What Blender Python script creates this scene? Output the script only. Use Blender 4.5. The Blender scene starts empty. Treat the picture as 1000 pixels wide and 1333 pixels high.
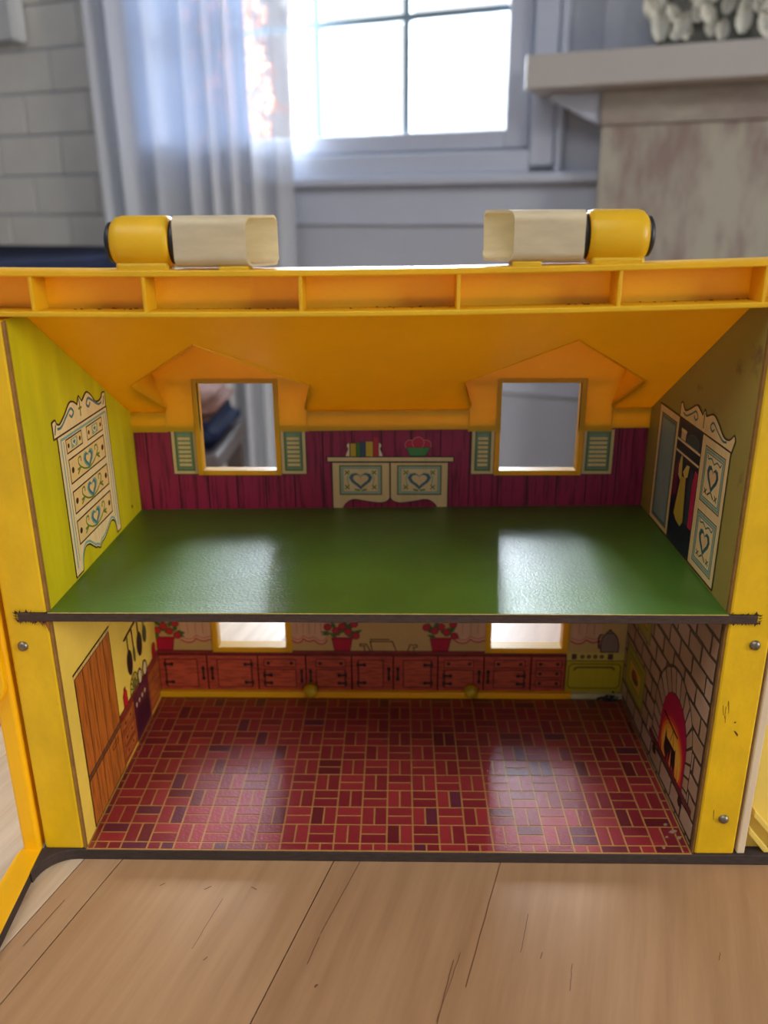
import bpy, bmesh, math, random
from mathutils import Vector, Matrix, Euler
from mathutils.geometry import delaunay_2d_cdt
random.seed(7)
SC = bpy.context.scene
COL = SC.collection
# ------------------------------------------------------------------ camera
FPX, PITCH, YAW, ROLL = 1079.965, 0.344933, 0.0194986, -0.005546
CAM = Vector((0.006492, -0.362836, 0.326914))
_f = Vector((-math.sin(YAW)*math.cos(PITCH), math.cos(YAW)*math.cos(PITCH), -math.sin(PITCH)))
_r0 = Vector((math.cos(YAW), math.sin(YAW), 0)); _u0 = _r0.cross(_f)
_r = _r0*math.cos(ROLL) + _u0*math.sin(ROLL); _u = -_r0*math.sin(ROLL) + _u0*math.cos(ROLL)
cd = bpy.data.cameras.new('camera'); cam = bpy.data.objects.new('camera', cd); COL.objects.link(cam)
cam.matrix_world = Matrix(((_r.x, _u.x, -_f.x, CAM.x), (_r.y, _u.y, -_f.y, CAM.y), (_r.z, _u.z, -_f.z, CAM.z), (0, 0, 0, 1)))
cd.sensor_fit = 'HORIZONTAL'; cd.sensor_width = 36; cd.lens = FPX/1000*36
cd.clip_start = 0.01; cd.clip_end = 100
cd.dof.use_dof = True; cd.dof.focus_distance = 0.42; cd.dof.aperture_fstop = 10.0
SC.camera = cam
# ------------------------------------------------------------------ colour management, world, lights
SC.view_settings.view_transform = 'Standard'; SC.view_settings.look = 'None'
SC.view_settings.gamma = 1; SC.view_settings.use_curve_mapping = False
SC.view_settings.exposure = 0.0
wd = bpy.data.worlds.new('world'); SC.world = wd; wd.use_nodes = True
wd.node_tree.nodes['Background'].inputs[0].default_value = (0.90, 0.95, 1.0, 1)
wd.node_tree.nodes['Background'].inputs[1].default_value = 1.6
# background wall frame: tangent T (to the right, coming nearer), normal N (into the room)
WA = math.radians(-21.0)
WT = Vector((math.cos(WA), math.sin(WA), 0)); WN = Vector((math.sin(WA), -math.cos(WA), 0))
WP = Vector((0.0, 2.05, 0.0))
FLOORZ = -0.755
def W3(s, z, off=0.0):
    return WP + WT*s + WN*off + Vector((0, 0, z))
def area(name, loc, aim, sx, sy, power, col, spread=180):
    l = bpy.data.lights.new(name, 'AREA'); l.shape = 'RECTANGLE'; l.size = sx; l.size_y = sy
    l.energy = power; l.color = col; l.spread = math.radians(spread)
    o = bpy.data.objects.new(name, l); COL.objects.link(o); o.location = loc
    o.rotation_euler = (Vector(aim)-Vector(loc)).to_track_quat('-Z', 'Y').to_euler()
    return o
area('daylight_window', W3(-0.5, 1.30, -1.6), W3(-0.35, 0.8, 0), 2.8, 2.2, 1700, (0.80, 0.90, 1.0))
area('side_key', (4.2, -2.2, 1.25), (1.0, -0.6, 0.45), 1.6, 1.6, 150, (1.0, 0.94, 0.86))  # unseen key light added outside the right wall, brightens left-hand inner walls
area('ceiling_fill', (-0.5, -0.7, 1.82), (-0.4, -0.45, 0.0), 2.2, 1.4, 38, (0.97, 0.98, 1.0))  # unseen overhead fill, added under the ceiling to brighten room and house

# ------------------------------------------------------------------ helpers
def lin(c):
    return tuple(((v/255)/12.92 if v/255 <= .04045 else ((v/255+.055)/1.055)**2.4) for v in c)
def ray(px, py):
    return CAM, _f + _r*((px-500)/FPX) - _u*((py-666.5)/FPX)
def on(px, py, ax, val):
    o, d = ray(px, py); t = (val-o[ax])/d[ax]; return o + d*t
def wsz(px, py, off=0.0):
    o, d = ray(px, py); p0 = WP + WN*off
    t = (p0-o).dot(WN)/d.dot(WN); q = o+d*t
    return (q-WP).dot(WT), q.z
MATS = {}
def mat(name, col, rough=0.5, spec=0.5, metal=0.0, noise=0.0, nscale=(60, 60, 60), bump=0.0, bscale=400, col2=None, trans=None, coat=0.0, ramp=(0.35, 0.7)):
    if name in MATS: return MATS[name]
    m = bpy.data.materials.new(name); m.use_nodes = True; nt = m.node_tree; N = nt.nodes; L = nt.links
    b = N['Principled BSDF']; c = lin(col)+(1,)
    b.inputs['Base Color'].default_value = c; b.inputs['Roughness'].default_value = rough
    b.inputs['Metallic'].default_value = metal; b.inputs['Specular IOR Level'].default_value = spec
    if coat: b.inputs['Coat Weight'].default_value = coat; b.inputs['Coat Roughness'].default_value = 0.2
    tc = N.new('ShaderNodeTexCoord')
    if noise or col2:
        mp = N.new('ShaderNodeMapping'); mp.inputs['Scale'].default_value = nscale
        nz = N.new('ShaderNodeTexNoise'); nz.inputs['Scale'].default_value = 1; nz.inputs['Detail'].default_value = 6; nz.inputs['Roughness'].default_value = .62
        L.new(tc.outputs['Object'], mp.inputs[0]); L.new(mp.outputs[0], nz.inputs['Vector'])
        r = N.new('ShaderNodeValToRGB'); r.color_ramp.elements[0].position = ramp[0]; r.color_ramp.elements[1].position = ramp[1]
        c2 = lin(col2)+(1,) if col2 else tuple(v*(1-noise) for v in c[:3])+(1,)
        r.color_ramp.elements[0].color = c2; r.color_ramp.elements[1].color = c
        L.new(nz.outputs['Fac'], r.inputs[0]); L.new(r.outputs[0], b.inputs['Base Color'])
    if bump:
        n2 = N.new('ShaderNodeTexNoise'); n2.inputs['Scale'].default_value = bscale; n2.inputs['Detail'].default_value = 4
        bp = N.new('ShaderNodeBump'); bp.inputs['Strength'].default_value = bump; bp.inputs['Distance'].default_value = 0.001
        L.new(tc.outputs['Object'], n2.inputs['Vector']); L.new(n2.outputs['Fac'], bp.inputs['Height']); L.new(bp.outputs[0], b.inputs['Normal'])
    if trans:
        t = N.new('ShaderNodeBsdfTranslucent'); t.inputs[0].default_value = lin(trans[0])+(1,)
        mx = N.new('ShaderNodeMixShader'); mx.inputs[0].default_value = trans[1]
        L.new(b.outputs[0], mx.inputs[1]); L.new(t.outputs[0], mx.inputs[2]); L.new(mx.outputs[0], N['Material Output'].inputs[0])
    MATS[name] = m; return m
def mat_print(name, rough=0.42, grain=0.0, gscale=(300, 300, 30)):
    m = bpy.data.materials.new(name); m.use_nodes = True; nt = m.node_tree; N = nt.nodes; L = nt.links
    b = N['Principled BSDF']; b.inputs['Roughness'].default_value = rough
    a = N.new('ShaderNodeVertexColor'); a.layer_name = 'ink'
    tc = N.new('ShaderNodeTexCoord'); mp = N.new('ShaderNodeMapping'); mp.inputs['Scale'].default_value = gscale
    nz = N.new('ShaderNodeTexNoise'); nz.inputs['Scale'].default_value = 1; nz.inputs['Detail'].default_value = 5
    L.new(tc.outputs['Object'], mp.inputs[0]); L.new(mp.outputs[0], nz.inputs['Vector'])
    r = N.new('ShaderNodeValToRGB'); r.color_ramp.elements[0].position = .38; r.color_ramp.elements[1].position = .55
    g = 1-max(grain, 0.08); r.color_ramp.elements[0].color = (g, g, g, 1); r.color_ramp.elements[1].color = (1, 1, 1, 1)
    mx = N.new('ShaderNodeMix'); mx.data_type = 'RGBA'; mx.blend_type = 'MULTIPLY'; mx.inputs[0].default_value = 1
    L.new(nz.outputs['Fac'], r.inputs[0]); L.new(a.outputs[0], mx.inputs[6]); L.new(r.outputs[0], mx.inputs[7]); L.new(mx.outputs[2], b.inputs['Base Color'])
    return m
def link(name, me, m=None, parent=None):
    o = bpy.data.objects.new(name, me); COL.objects.link(o)
    if m is not None:
        for k in (m if isinstance(m, (list, tuple)) else [m]): me.materials.append(k)
    if parent: o.parent = parent
    return o
def obj(name, bm, m=None, parent=None, smooth=False):
    bmesh.ops.recalc_face_normals(bm, faces=bm.faces[:])
    me = bpy.data.meshes.new(name); bm.to_mesh(me); bm.free()
    if smooth:
        for p in me.polygons: p.use_smooth = True
    return link(name, me, m, parent)
def tag(o, label=None, cat=None, group=None, kind=None):
    if label: o['label'] = label
    if cat: o['category'] = cat
    if group: o['group'] = group
    if kind: o['kind'] = kind
    return o
def empty(name, loc=(0, 0, 0)):
    o = bpy.data.objects.new(name, None); o.empty_display_size = .05; COL.objects.link(o); o.location = loc; return o
def box(bm, x0, x1, y0, y1, z0, z1, mi=0, f=None):
    vs = [bm.verts.new(Vector((x, y, z)) if f is None else f(x, y, z)) for x in (x0, x1) for y in (y0, y1) for z in (z0, z1)]
    for q in ((0, 1, 3, 2), (4, 6, 7, 5), (0, 4, 5, 1), (2, 3, 7, 6), (0, 2, 6, 4), (1, 5, 7, 3)):
        fc = bm.faces.new([vs[i] for i in q]); fc.material_index = mi
    return bm
def B(x0, x1, y0, y1, z0, z1, f=None): return box(bmesh.new(), x0, x1, y0, y1, z0, z1, 0, f)
def bevel(o, w, n=2):
    md = o.modifiers.new('bevel', 'BEVEL'); md.width = w; md.segments = n; md.limit_method = 'ANGLE'; return o
def prism(bm, poly, f0, f1):
    """poly: 2D points; f0/f1 map (a,b) to the two 3D caps"""
    a = [bm.verts.new(f0(*p)) for p in poly]; b = [bm.verts.new(f1(*p)) for p in poly]; n = len(poly)
    bm.faces.new(a); bm.faces.new(list(reversed(b)))
    for i in range(n): bm.faces.new((a[i], a[(i+1) % n], b[(i+1) % n], b[i]))
    return bm
def tube(bm, pts, r, n=10, cap=True):
    pts = [Vector(p) for p in pts]; rings = []
    rr = r if isinstance(r, (list, tuple)) else [r]*len(pts)
    for i, p in enumerate(pts):
        d = (pts[min(i+1, len(pts)-1)]-pts[max(i-1, 0)]).normalized()
        u = d.orthogonal().normalized() if i == 0 else (u - d*u.dot(d)).normalized()
        v = d.cross(u)
        rings.append([bm.verts.new(p + (u*math.cos(2*math.pi*k/n)+v*math.sin(2*math.pi*k/n))*rr[i]) for k in range(n)])
    for a, b in zip(rings, rings[1:]):
        for k in range(n): bm.faces.new((a[k], a[(k+1) % n], b[(k+1) % n], b[k]))
    if cap: bm.faces.new(rings[0]); bm.faces.new(list(reversed(rings[-1])))
    return bm
def grid_panel(xs, zs, holes, f, t0, t1):
    """slab in the (x,z) plane between depth t0 and t1 with rectangular holes (cells)"""
    bm = bmesh.new(); keep = {}
    def solid(i, j):
        if i < 0 or j < 0 or i >= len(xs)-1 or j >= len(zs)-1: return False
        cx, cz = (xs[i]+xs[i+1])/2, (zs[j]+zs[j+1])/2
        return not any(h[0] < cx < h[1] and h[2] < cz < h[3] for h in holes)
    def v(i, j, t):
        k = (i, j, t)
        if k not in keep: keep[k] = bm.verts.new(f(xs[i], zs[j], (t0, t1)[t]))
        return keep[k]
    for i in range(len(xs)-1):
        for j in range(len(zs)-1):
            if not solid(i, j): continue
            for t in (0, 1): bm.faces.new((v(i, j, t), v(i+1, j, t), v(i+1, j+1, t), v(i, j+1, t)))
            for (di, dj, a, b) in ((-1, 0, (i, j), (i, j+1)), (1, 0, (i+1, j), (i+1, j+1)), (0, -1, (i, j), (i+1, j)), (0, 1, (i, j+1), (i+1, j+1))):
                if not solid(i+di, j+dj): bm.faces.new((v(*a, 0), v(*b, 0), v(*b, 1), v(*a, 1)))
    return bm
def lathe(bm, prof, cen, axis='z', n=24):
    rings = []
    for (r, h) in prof:
        ring = []
        for k in range(n):
            a = 2*math.pi*k/n; c, s = r*math.cos(a), r*math.sin(a)
            p = {'z': (c, s, h), 'x': (h, c, s), 'y': (c, h, s)}[axis]
            ring.append(bm.verts.new(Vector(cen)+Vector(p)))
        rings.append(ring)
    for a, b in zip(rings, rings[1:]):
        for k in range(n): bm.faces.new((a[k], a[(k+1) % n], b[(k+1) % n], b[k]))
    bm.faces.new(rings[0]); bm.faces.new(list(reversed(rings[-1])))
    return bm
def spline(pts, n=6):
    out = []; P = [pts[0]]+list(pts)+[pts[-1]]
    for i in range(1, len(P)-2):
        p0, p1, p2, p3 = P[i-1:i+3]
        for k in range(n):
            t = k/n
            out.append(tuple(.5*((2*p1[d])+(-p0[d]+p2[d])*t+(2*p0[d]-5*p1[d]+4*p2[d]-p3[d])*t*t+(-p0[d]+3*p1[d]-3*p2[d]+p3[d])*t**3) for d in range(len(p1))))
    out.append(tuple(pts[-1])); return out

# flat print: polygons in plane coordinates (metres), later ones on top, merged into one flat sheet
class Print:
    def __init__(s): s.p = []
    def fill(s, poly, c):
        if len(poly) >= 3: s.p.append(([(a*1000, b*1000) for a, b in poly], lin(c)))
    def rect(s, a0, a1, b0, b1, c): s.fill([(a0, b0), (a1, b0), (a1, b1), (a0, b1)], c)
    def ell(s, a, b, ra, rb, c, n=14, rot=0):
        q = []
        for k in range(n):
            t = 2*math.pi*k/n; x, y = ra*math.cos(t), rb*math.sin(t)
            q.append((a+x*math.cos(rot)-y*math.sin(rot), b+x*math.sin(rot)+y*math.cos(rot)))
        s.fill(q, c)
    def line(s, pts, w, c, closed=False):
        pts = list(pts)
        if closed: pts.append(pts[0])
        h = w*.62
        for (x0, y0), (x1, y1) in zip(pts, pts[1:]):
            d = math.hypot(x1-x0, y1-y0)
            if d < 1e-7: continue
            ux, uy = (x1-x0)/d, (y1-y0)/d; e = h*.7
            x0, y0, x1, y1 = x0-ux*e, y0-uy*e, x1+ux*e, y1+uy*e
            s.fill([(x0-uy*h, y0+ux*h), (x0+uy*h, y0-ux*h), (x1+uy*h, y1-ux*h), (x1-uy*h, y1+ux*h)], c)
    def frame(s, a0, a1, b0, b1, w, c): s.line([(a0, b0), (a1, b0), (a1, b1), (a0, b1)], w, c, True)
    def shape(s, poly, c, oc=None, w=.0006):
        s.fill(poly, c)
        if oc: s.line(poly, w, oc, True)
    def build(s, name, f, m, parent):
        vs, fs = [], []
        for q, c in s.p:
            ar = sum(q[i][0]*q[(i+1) % len(q)][1]-q[(i+1) % len(q)][0]*q[i][1] for i in range(len(q)))
            if ar < 0: q = q[::-1]
            k = len(vs); vs += [Vector(x) for x in q]; fs.append(list(range(k, k+len(q))))
        ov, oe, of, a, b, ofc = delaunay_2d_cdt(vs, [], fs, 1, 1e-4)
        me = bpy.data.meshes.new(name)
        keep = [i for i, l in enumerate(ofc) if l]
        me.from_pydata([f(v.x/1000, v.y/1000) for v in ov], [], [of[i] for i in keep])
        ca = me.color_attributes.new('ink', 'FLOAT_COLOR', 'CORNER'); k = 0
        for p, i in zip(me.polygons, keep):
            c = s.p[max(ofc[i])][1]
            for li in p.loop_indices: ca.data[li].color = (*c, 1)
        return link(name, me, m, parent)
def heart(cx, cy, w, h, n=16):
    q = []
    for k in range(n):
        t = 2*math.pi*k/n
        q.append((cx+w/2*math.sin(t)**3, cy+h/2*((13*math.cos(t)-5*math.cos(2*t)-2*math.cos(3*t)-math.cos(4*t))/15)))
    return q

# ------------------------------------------------------------------ materials
M_YEL = mat('yellow_paint', (235, 186, 8), .45, noise=.22, nscale=(40, 40, 25), bump=.15, bscale=300)
M_PLA = mat('yellow_plastic', (236, 196, 30), .38, trans=((255, 190, 30), .33), noise=.10, nscale=(30, 30, 30))
M_WHP = mat('cream_plastic', (220, 205, 170), .4, trans=((255, 240, 200), .3), noise=.22, nscale=(60, 250, 250))
M_HB = mat('hardboard_edge', (74, 52, 42), .85, noise=.45, nscale=(200, 200, 900), bump=.3, bscale=900)
M_HBD = mat('dark_hardboard', (66, 50, 42), .8, noise=.5, nscale=(150, 150, 600))
M_RAW = mat('raw_board', (150, 105, 40), .8, noise=.35, nscale=(150, 150, 150))
M_GREEN = mat('green_paper', (66, 112, 36), .36, spec=.85, noise=.28, nscale=(18, 18, 18), bump=.16, bscale=650)
M_LIME = mat('lime_paper', (208, 194, 12), .5, noise=.22, nscale=(25, 70, 14))
M_OLIVE = mat('olive_paper', (152, 138, 66), .5, noise=.0, nscale=(14, 22, 22), col2=(116, 94, 58), ramp=(.36, .42))
M_CREAM = mat('cream_paper', (250, 212, 84), .5, noise=.15, nscale=(25, 25, 25))
M_TAN = mat('tan_paper', (214, 172, 96), .5, noise=.12, nscale=(30, 30, 30))
M_MORTAR = mat('brown_mortar_print', (74, 58, 38), .5, noise=.2, nscale=(60, 60, 60))
M_GROUT = mat('tan_grout_print', (190, 138, 76), .34, noise=.2, nscale=(60, 60, 60))
M_PINK = mat('magenta_wood_print', (160, 34, 76), .45, col2=(112, 18, 52), nscale=(420, 420, 26), ramp=(.38, .52))
M_PINKD = mat('magenta_joint_print', (70, 8, 34), .5, noise=.1)
M_METAL = mat('screw_metal', (150, 140, 120), .4, metal=.9, noise=.4, nscale=(300, 300, 300))
M_BLACK = mat('black_metal', (28, 26, 26), .45, noise=.3, nscale=(200, 200, 200))
BR = [mat('brick_red_%s' % n, c, .34, spec=.8, noise=.22, nscale=(90, 90, 90), bump=.2, bscale=600) for n, c in
      (('light', (164, 48, 52)), ('mid', (152, 42, 48)), ('deep', (138, 36, 44)), ('plum', (108, 40, 58)), ('brown', (112, 30, 38)))]
ST = [mat('stone_%s' % n, c, .5, noise=.14, nscale=(60, 60, 60)) for n, c in (('buff', (186, 150, 118)), ('sand', (178, 144, 108)), ('pale', (192, 160, 128)))]
P_FLAT = mat_print('ink_print'); P_WOOD = mat_print('wood_ink_print', .42, .38, (90, 90, 700)); P_WOODV = mat_print('upright_wood_ink_print', .42, .42, (700, 700, 60))

# ================================================================== SETTING
M_WALL = mat('painted_wall', (184, 188, 198), .6, noise=.08, nscale=(3, 3, 3))
M_BRK = mat('white_painted_brick', (220, 215, 203), .6, noise=.10, nscale=(5, 5, 5), bump=.2, bscale=40)
M_TRIM = mat('white_trim_paint', (190, 196, 210), .45, noise=.05, nscale=(4, 4, 4))
def wf(s, z, off): return W3(s, z, off)
wbox = lambda s0, s1, o0, o1, z0, z1: B(s0, s1, o0, o1, z0, z1, lambda x, y, z: W3(x, z, y))
# window opening from the photograph's glass edges
sR, zB = wsz(661, 168); sM1, _ = wsz(417, 120, -.03); sM2, _ = wsz(531, 120, -.03)
pane = sM2-sM1; sR = sM2+pane*1.08; sL = sM1-pane*2.08; zT = zB+pane*1.42*3
H_REL = wsz(560, 17)[1]-zB      # height of the first muntin bar above the glass bottom
zT = zB+H_REL*3
wall = obj('wall_back', grid_panel([-2.6, sL-.03, sR+.03, 2.4], [FLOORZ, zB-.03, zT+.03, 1.85], [(sL-.03, sR+.03, zB-.03, zT+.03)], wf, 0, -.12), M_WALL)
tag(wall, kind='structure')
# painted bricks (left part of the wall, left of the window casing)
sCl = sL-.14
bh = wsz(60, 174)[1]-wsz(60, 227)[1]; z0b = wsz(60, 280)[1]; bl = bh*2.1
me_b = {}
def brick_mesh(l):
    k = round(l, 4)
    if k not in me_b:
        o = bmesh.new(); box(o, .0022, l-.0022, 0, .007, .002, bh-.002, 0)
        bmesh.ops.bevel(o, geom=o.edges[:], offset=.003, segments=1, affect='EDGES')
        bmesh.ops.recalc_face_normals(o, faces=o.faces[:])
        me = bpy.data.meshes.new('brick'); o.to_mesh(me); o.free(); me.materials.append(M_BRK); me_b[k] = me
    return me_b[k]
for r in range(-11, 9):
    z = z0b + r*bh
    if z < FLOORZ or z+bh > 1.84: continue
    s = -1.75 + (bl/2 if r % 2 else 0)
    while s < sCl-.02:
        l = min(bl, sCl-s)
        if l > .03:
            b = bpy.data.objects.new('brick', brick_mesh(l)); COL.objects.link(b); b.parent = wall
            b.location = W3(s, z, 0); b.rotation_euler = (0, 0, WA)
            b.scale = (1, -1, 1)
        s += bl
M_FL = mat('wood_floor_board', (196, 160, 122), .45, noise=.35, nscale=(3, 40, 3))
tag(obj('floor', B(-4, 4, -3.0, 4, FLOORZ-.05, FLOORZ), M_FL), kind='structure')
tag(obj('ceiling', B(-4, 2.6, -2.6, 4, 1.85, 1.92), M_WALL), kind='structure')
tag(obj('wall_left', wbox(-1.85, -1.75, .012, 6.2, FLOORZ, 1.85), M_WALL), kind='structure')
tag(obj('wall_right', grid_panel([-3.0, -1.75, -.05, 4], [FLOORZ, -.05, 1.55, 1.9], [(-1.75, -.05, -.05, 1.55)], lambda a, z, t: Vector((t, a, z)), 2.5, 2.6), M_WALL), kind='structure')  # opening put into this unseen wall to let the added side light through
tag(obj('wall_front', B(-4, 2.5, -2.6, -2.5, FLOORZ, 1.85), M_WALL), kind='structure')
# window
win = empty('window_1', W3((sL+sR)/2, zB, 0)); tag(win, kind='structure')
def wpart(name, bm, m=M_TRIM, par=win):
    o = obj(name, bm, m); o.parent = par; o.matrix_parent_inverse = Matrix.Translation(-par.location); return o
fr = .075
bm = bmesh.new(); q = lambda *a: box(bm, a[0], a[1], a[4], a[5], a[2], a[3], 0, lambda x, y, z: W3(x, z, y))
for a in ((sL-.045, sL, zB-.045, zT+.045), (sR, sR+.06, zB-.045, zT+.045), (sL, sR, zB-.045, zB), (sL, sR, zT, zT+.045)): q(*a, -.06, .012)
bevel(wpart('sash_frame', bm), .004)
bm = bmesh.new()
for a in ((sL-.14, sL-.05, zB-.09, zT+.14), (sR+.067, sR+.128, zB-.09, zT+.14), (sL-.05, sR+.067, zT+.05, zT+.14), (sL-.05, sR+.067, zB-.105, zB-.05)): q(*a, 0, .03)
bevel(wpart('casing', bm), .006)
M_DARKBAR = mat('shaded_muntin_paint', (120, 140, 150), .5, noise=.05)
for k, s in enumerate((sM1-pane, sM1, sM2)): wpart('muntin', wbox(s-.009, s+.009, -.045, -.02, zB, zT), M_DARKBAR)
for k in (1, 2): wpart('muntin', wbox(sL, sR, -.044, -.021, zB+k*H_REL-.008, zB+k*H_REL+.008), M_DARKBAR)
mg = bpy.data.materials.new('window_glass'); mg.use_nodes = True; nt = mg.node_tree
t = nt.nodes.new('ShaderNodeBsdfTransparent'); g = nt.nodes.new('ShaderNodeBsdfGlossy'); g.inputs['Roughness'].default_value = .02
fz = nt.nodes.new('ShaderNodeFresnel'); fz.inputs[0].default_value = 1.3
mx = nt.nodes.new('ShaderNodeMixShader'); nt.links.new(fz.outputs[0], mx.inputs[0]); nt.links.new(t.outputs[0], mx.inputs[1]); nt.links.new(g.outputs[0], mx.inputs[2])
nt.links.new(mx.outputs[0], nt.nodes['Material Output'].inputs[0])
ss = [sL, sM1-pane, sM1, sM2, sR]
for i in range(4):
    for k in range(3):
        wpart('pane', wbox(ss[i]+.007*(i > 0), ss[i+1]-.007*(i < 3), -.034, -.031, zB+k*H_REL+.008*(k > 0), zB+(k+1)*H_REL-.008*(k < 2)), mg)
zS = wsz(560, 209)[1]
# wainscot rails under the window
zr1 = wsz(520, 293)[1]; zr2 = wsz(705, 515)[1]
tag(bevel(obj('trim_1', wbox(sL-.14, sR+.30, 0, .016, zr1, zB-.13), M_TRIM), .004), kind='structure')
tag(bevel(obj('trim_2', wbox(sL-.14, 2.0, 0, .014, zr2, zr2+.055), M_TRIM), .006), kind='structure')
tag(bevel(obj('baseboard_back', wbox(sL-.14, 2.0, 0, .018, FLOORZ, FLOORZ+.12), M_TRIM), .006), kind='structure')
sC0 = wsz(727, 200)[0]
tag(bevel(obj('trim_3', wbox(sR+.131, sR+.150, 0, .034, zB-.105, 1.7), M_TRIM), .004), kind='structure')

# ---- sheer curtain
cs0, _ = wsz(118, 60, .07); cs1, _ = wsz(378, 60, .07)
bm = bmesh.new(); NX, NZ = 220, 40; ztop, zbot = 1.62, -.70; rows = []
folds = [(random.uniform(.5, 1.4), random.uniform(0, 6.28)) for _ in range(3)]
for j in range(NZ+1):
    v = j/NZ; row = []
    for i in range(NX+1):
        u = i/NX
        ph = 2*math.pi*(7.5*u + .35*math.sin(2*math.pi*u*1.3+.6))
        amp = .021*(.65+.35*math.sin(9*u+1.0))*(1-.25*v)*(1.0 if u < .8 else max(.3, 1-(u-.8)*4.2))
        off = .075 + amp*math.sin(ph+.3*math.sin(3*v+u*5)) + .006*math.sin(11*u+4*v)
        s = cs0 + (cs1-cs0)*u + .012*math.sin(ph*1.0+1.2)*(1 if u < .85 else .2)
        row.append(bm.verts.new(W3(s, ztop+(zbot-ztop)*v, off)))
    rows.append(row)
for a, b in zip(rows, rows[1:]):
    for i in range(NX): bm.faces.new((a[i], a[i+1], b[i+1], b[i])).material_index = int(i > NX*.77)
def voile(n, t0, t1, tr_, tc):
    mc = bpy.data.materials.new(n); mc.use_nodes = True; nt = mc.node_tree; b = nt.nodes['Principled BSDF']
    b.inputs['Base Color'].default_value = (.62, .64, .68, 1); b.inputs['Roughness'].default_value = .9
    tl = nt.nodes.new('ShaderNodeBsdfTranslucent'); tl.inputs[0].default_value = (*tc, 1)
    tp = nt.nodes.new('ShaderNodeBsdfTransparent'); m1 = nt.nodes.new('ShaderNodeMixShader'); m2 = nt.nodes.new('ShaderNodeMixShader')
    m1.inputs[0].default_value = tr_; wv = nt.nodes.new('ShaderNodeTexNoise'); wv.inputs['Scale'].default_value = 900
    mr = nt.nodes.new('ShaderNodeMapRange'); mr.inputs[3].default_value = t0; mr.inputs[4].default_value = t1
    nt.links.new(wv.outputs[0], mr.inputs[0]); nt.links.new(mr.outputs[0], m2.inputs[0])
    nt.links.new(b.outputs[0], m1.inputs[1]); nt.links.new(tl.outputs[0], m1.inputs[2]); nt.links.new(m1.outputs[0], m2.inputs[1]); nt.links.new(tp.outputs[0], m2.inputs[2])
    nt.links.new(m2.outputs[0], nt.nodes['Material Output'].inputs[0]); return mc
mc = [voile('gathered_voile', .0, .03, .10, (.11, .15, .24)), voile('sheer_voile', .16, .24, .06, (.08, .10, .13))]
cur = obj('curtain', bm, mc, None, True); tag(cur, 'sheer white gathered curtain hanging over the left side of the bright window', 'curtain')
rod = tube(bmesh.new(), [W3(cs0-.08, 1.64, .075), W3(sR+.25, 1.64, .075)], .011, 12)
for s in (cs0-.05, sR+.2): box(rod, s-.01, s+.01, 0, .08, 1.63, 1.645, 0, lambda x, y, z: W3(x, z, y))
tag(obj('curtain_rod', rod, M_BLACK), 'thin black curtain rod above the window, beyond the top of the photo', 'curtain rod')

# ---- tree outside
tr = empty('tree', W3(sM1-.2, FLOORZ-.3, -.65)); tag(tr, 'blurred reddish tree outside the window, seen through the sheer curtain edge', 'tree')
M_BARK = mat('pale_bark', (120, 112, 108), .8, noise=.3, nscale=(20, 20, 6)); M_LEAF = mat('russet_leaf', (176, 92, 70), .6, trans=((255, 170, 130), .6), noise=.3, nscale=(9, 9, 9))
ti = Matrix.Translation(-tr.location)
s_t, z_t = wsz(362, 60, -.65)
def tpart(name, bm, m):
    o = obj(name, bm, m); o.parent = tr; o.matrix_parent_inverse = ti
bm = tube(bmesh.new(), [W3(s_t-.03, FLOORZ-.3, -.65), W3(s_t-.02, .5, -.65), W3(s_t+.015, z_t-.2, -.65), W3(s_t-.005, z_t+.1, -.65), W3(s_t+.03, z_t+.7, -.66)], [.05, .042, .036, .034, .02], 10)
tube(bm, [W3(s_t, z_t, -.65), W3(s_t+.06, z_t+.12, -.64), W3(s_t+.07, z_t+.3, -.65)], [.02, .015, .008], 8)
tube(bm, [W3(s_t, z_t-.05, -.65), W3(s_t-.12, z_t+.15, -.64), W3(s_t-.2, z_t+.4, -.65)], [.02, .015, .008], 8)
tpart('trunk', bm, M_BARK)
bm = bmesh.new(); rnd = random.Random(3)
for k in range(420):
    c = W3(s_t-.13+rnd.gauss(0, .12), z_t+rnd.gauss(.02, .3), -.65+rnd.uniform(-.12, .1)); d = Vector((rnd.uniform(-1, 1), rnd.uniform(-1, 1), rnd.uniform(-1, 1))).normalized()
    if (c-WP).dot(WT) > s_t+.02: continue
    e = d.orthogonal().normalized(); l = rnd.uniform(.02, .045); w = l*.4
    bm.faces.new([bm.verts.new(p) for p in (c-d*l, c+e*w-d*l*.2, c+d*l, c-e*w-d*l*.2)])
tpart('foliage', bm, M_LEAF)

# ---- chimney column, mantel, artwork
M_CHIM = mat('whitewashed_chimney', (178, 173, 156), .75, noise=.0, nscale=(16, 16, 5), col2=(146, 128, 120), ramp=(.34, .56), bump=.3, bscale=25)
M_MANT = mat('painted_mantel', (184, 178, 172), .5, noise=.06, nscale=(5, 5, 5))
oc, om = .10, .20
sK, _ = wsz(778, 230, oc)
zM0 = wsz(760, 112, om)[1]; zM1 = wsz(760, 66, om)[1]; sMn = wsz(684, 92, om)[0]
sill = bevel(wpart('sill', wbox(sL-.17, sK-.004, 0, .055, zB-.13, zB-.105)), .006)
ch = empty('chimney_breast', W3(sK+.5, FLOORZ, oc/2)); tag(ch, 'whitewashed brick chimney column with worn brown patches, below the mantel shelf', 'chimney')
ci = Matrix.Translation(-ch.location)
def cpart(name, bm, m, bv=.004):
    o = obj(name, bm, m); o.parent = ch; o.matrix_parent_inverse = ci; bevel(o, bv); return o
zBand = wsz(880, 160, oc)[1]
cpart('column', wbox(sK, 1.9, 0, oc, FLOORZ, zBand), M_CHIM)
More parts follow.
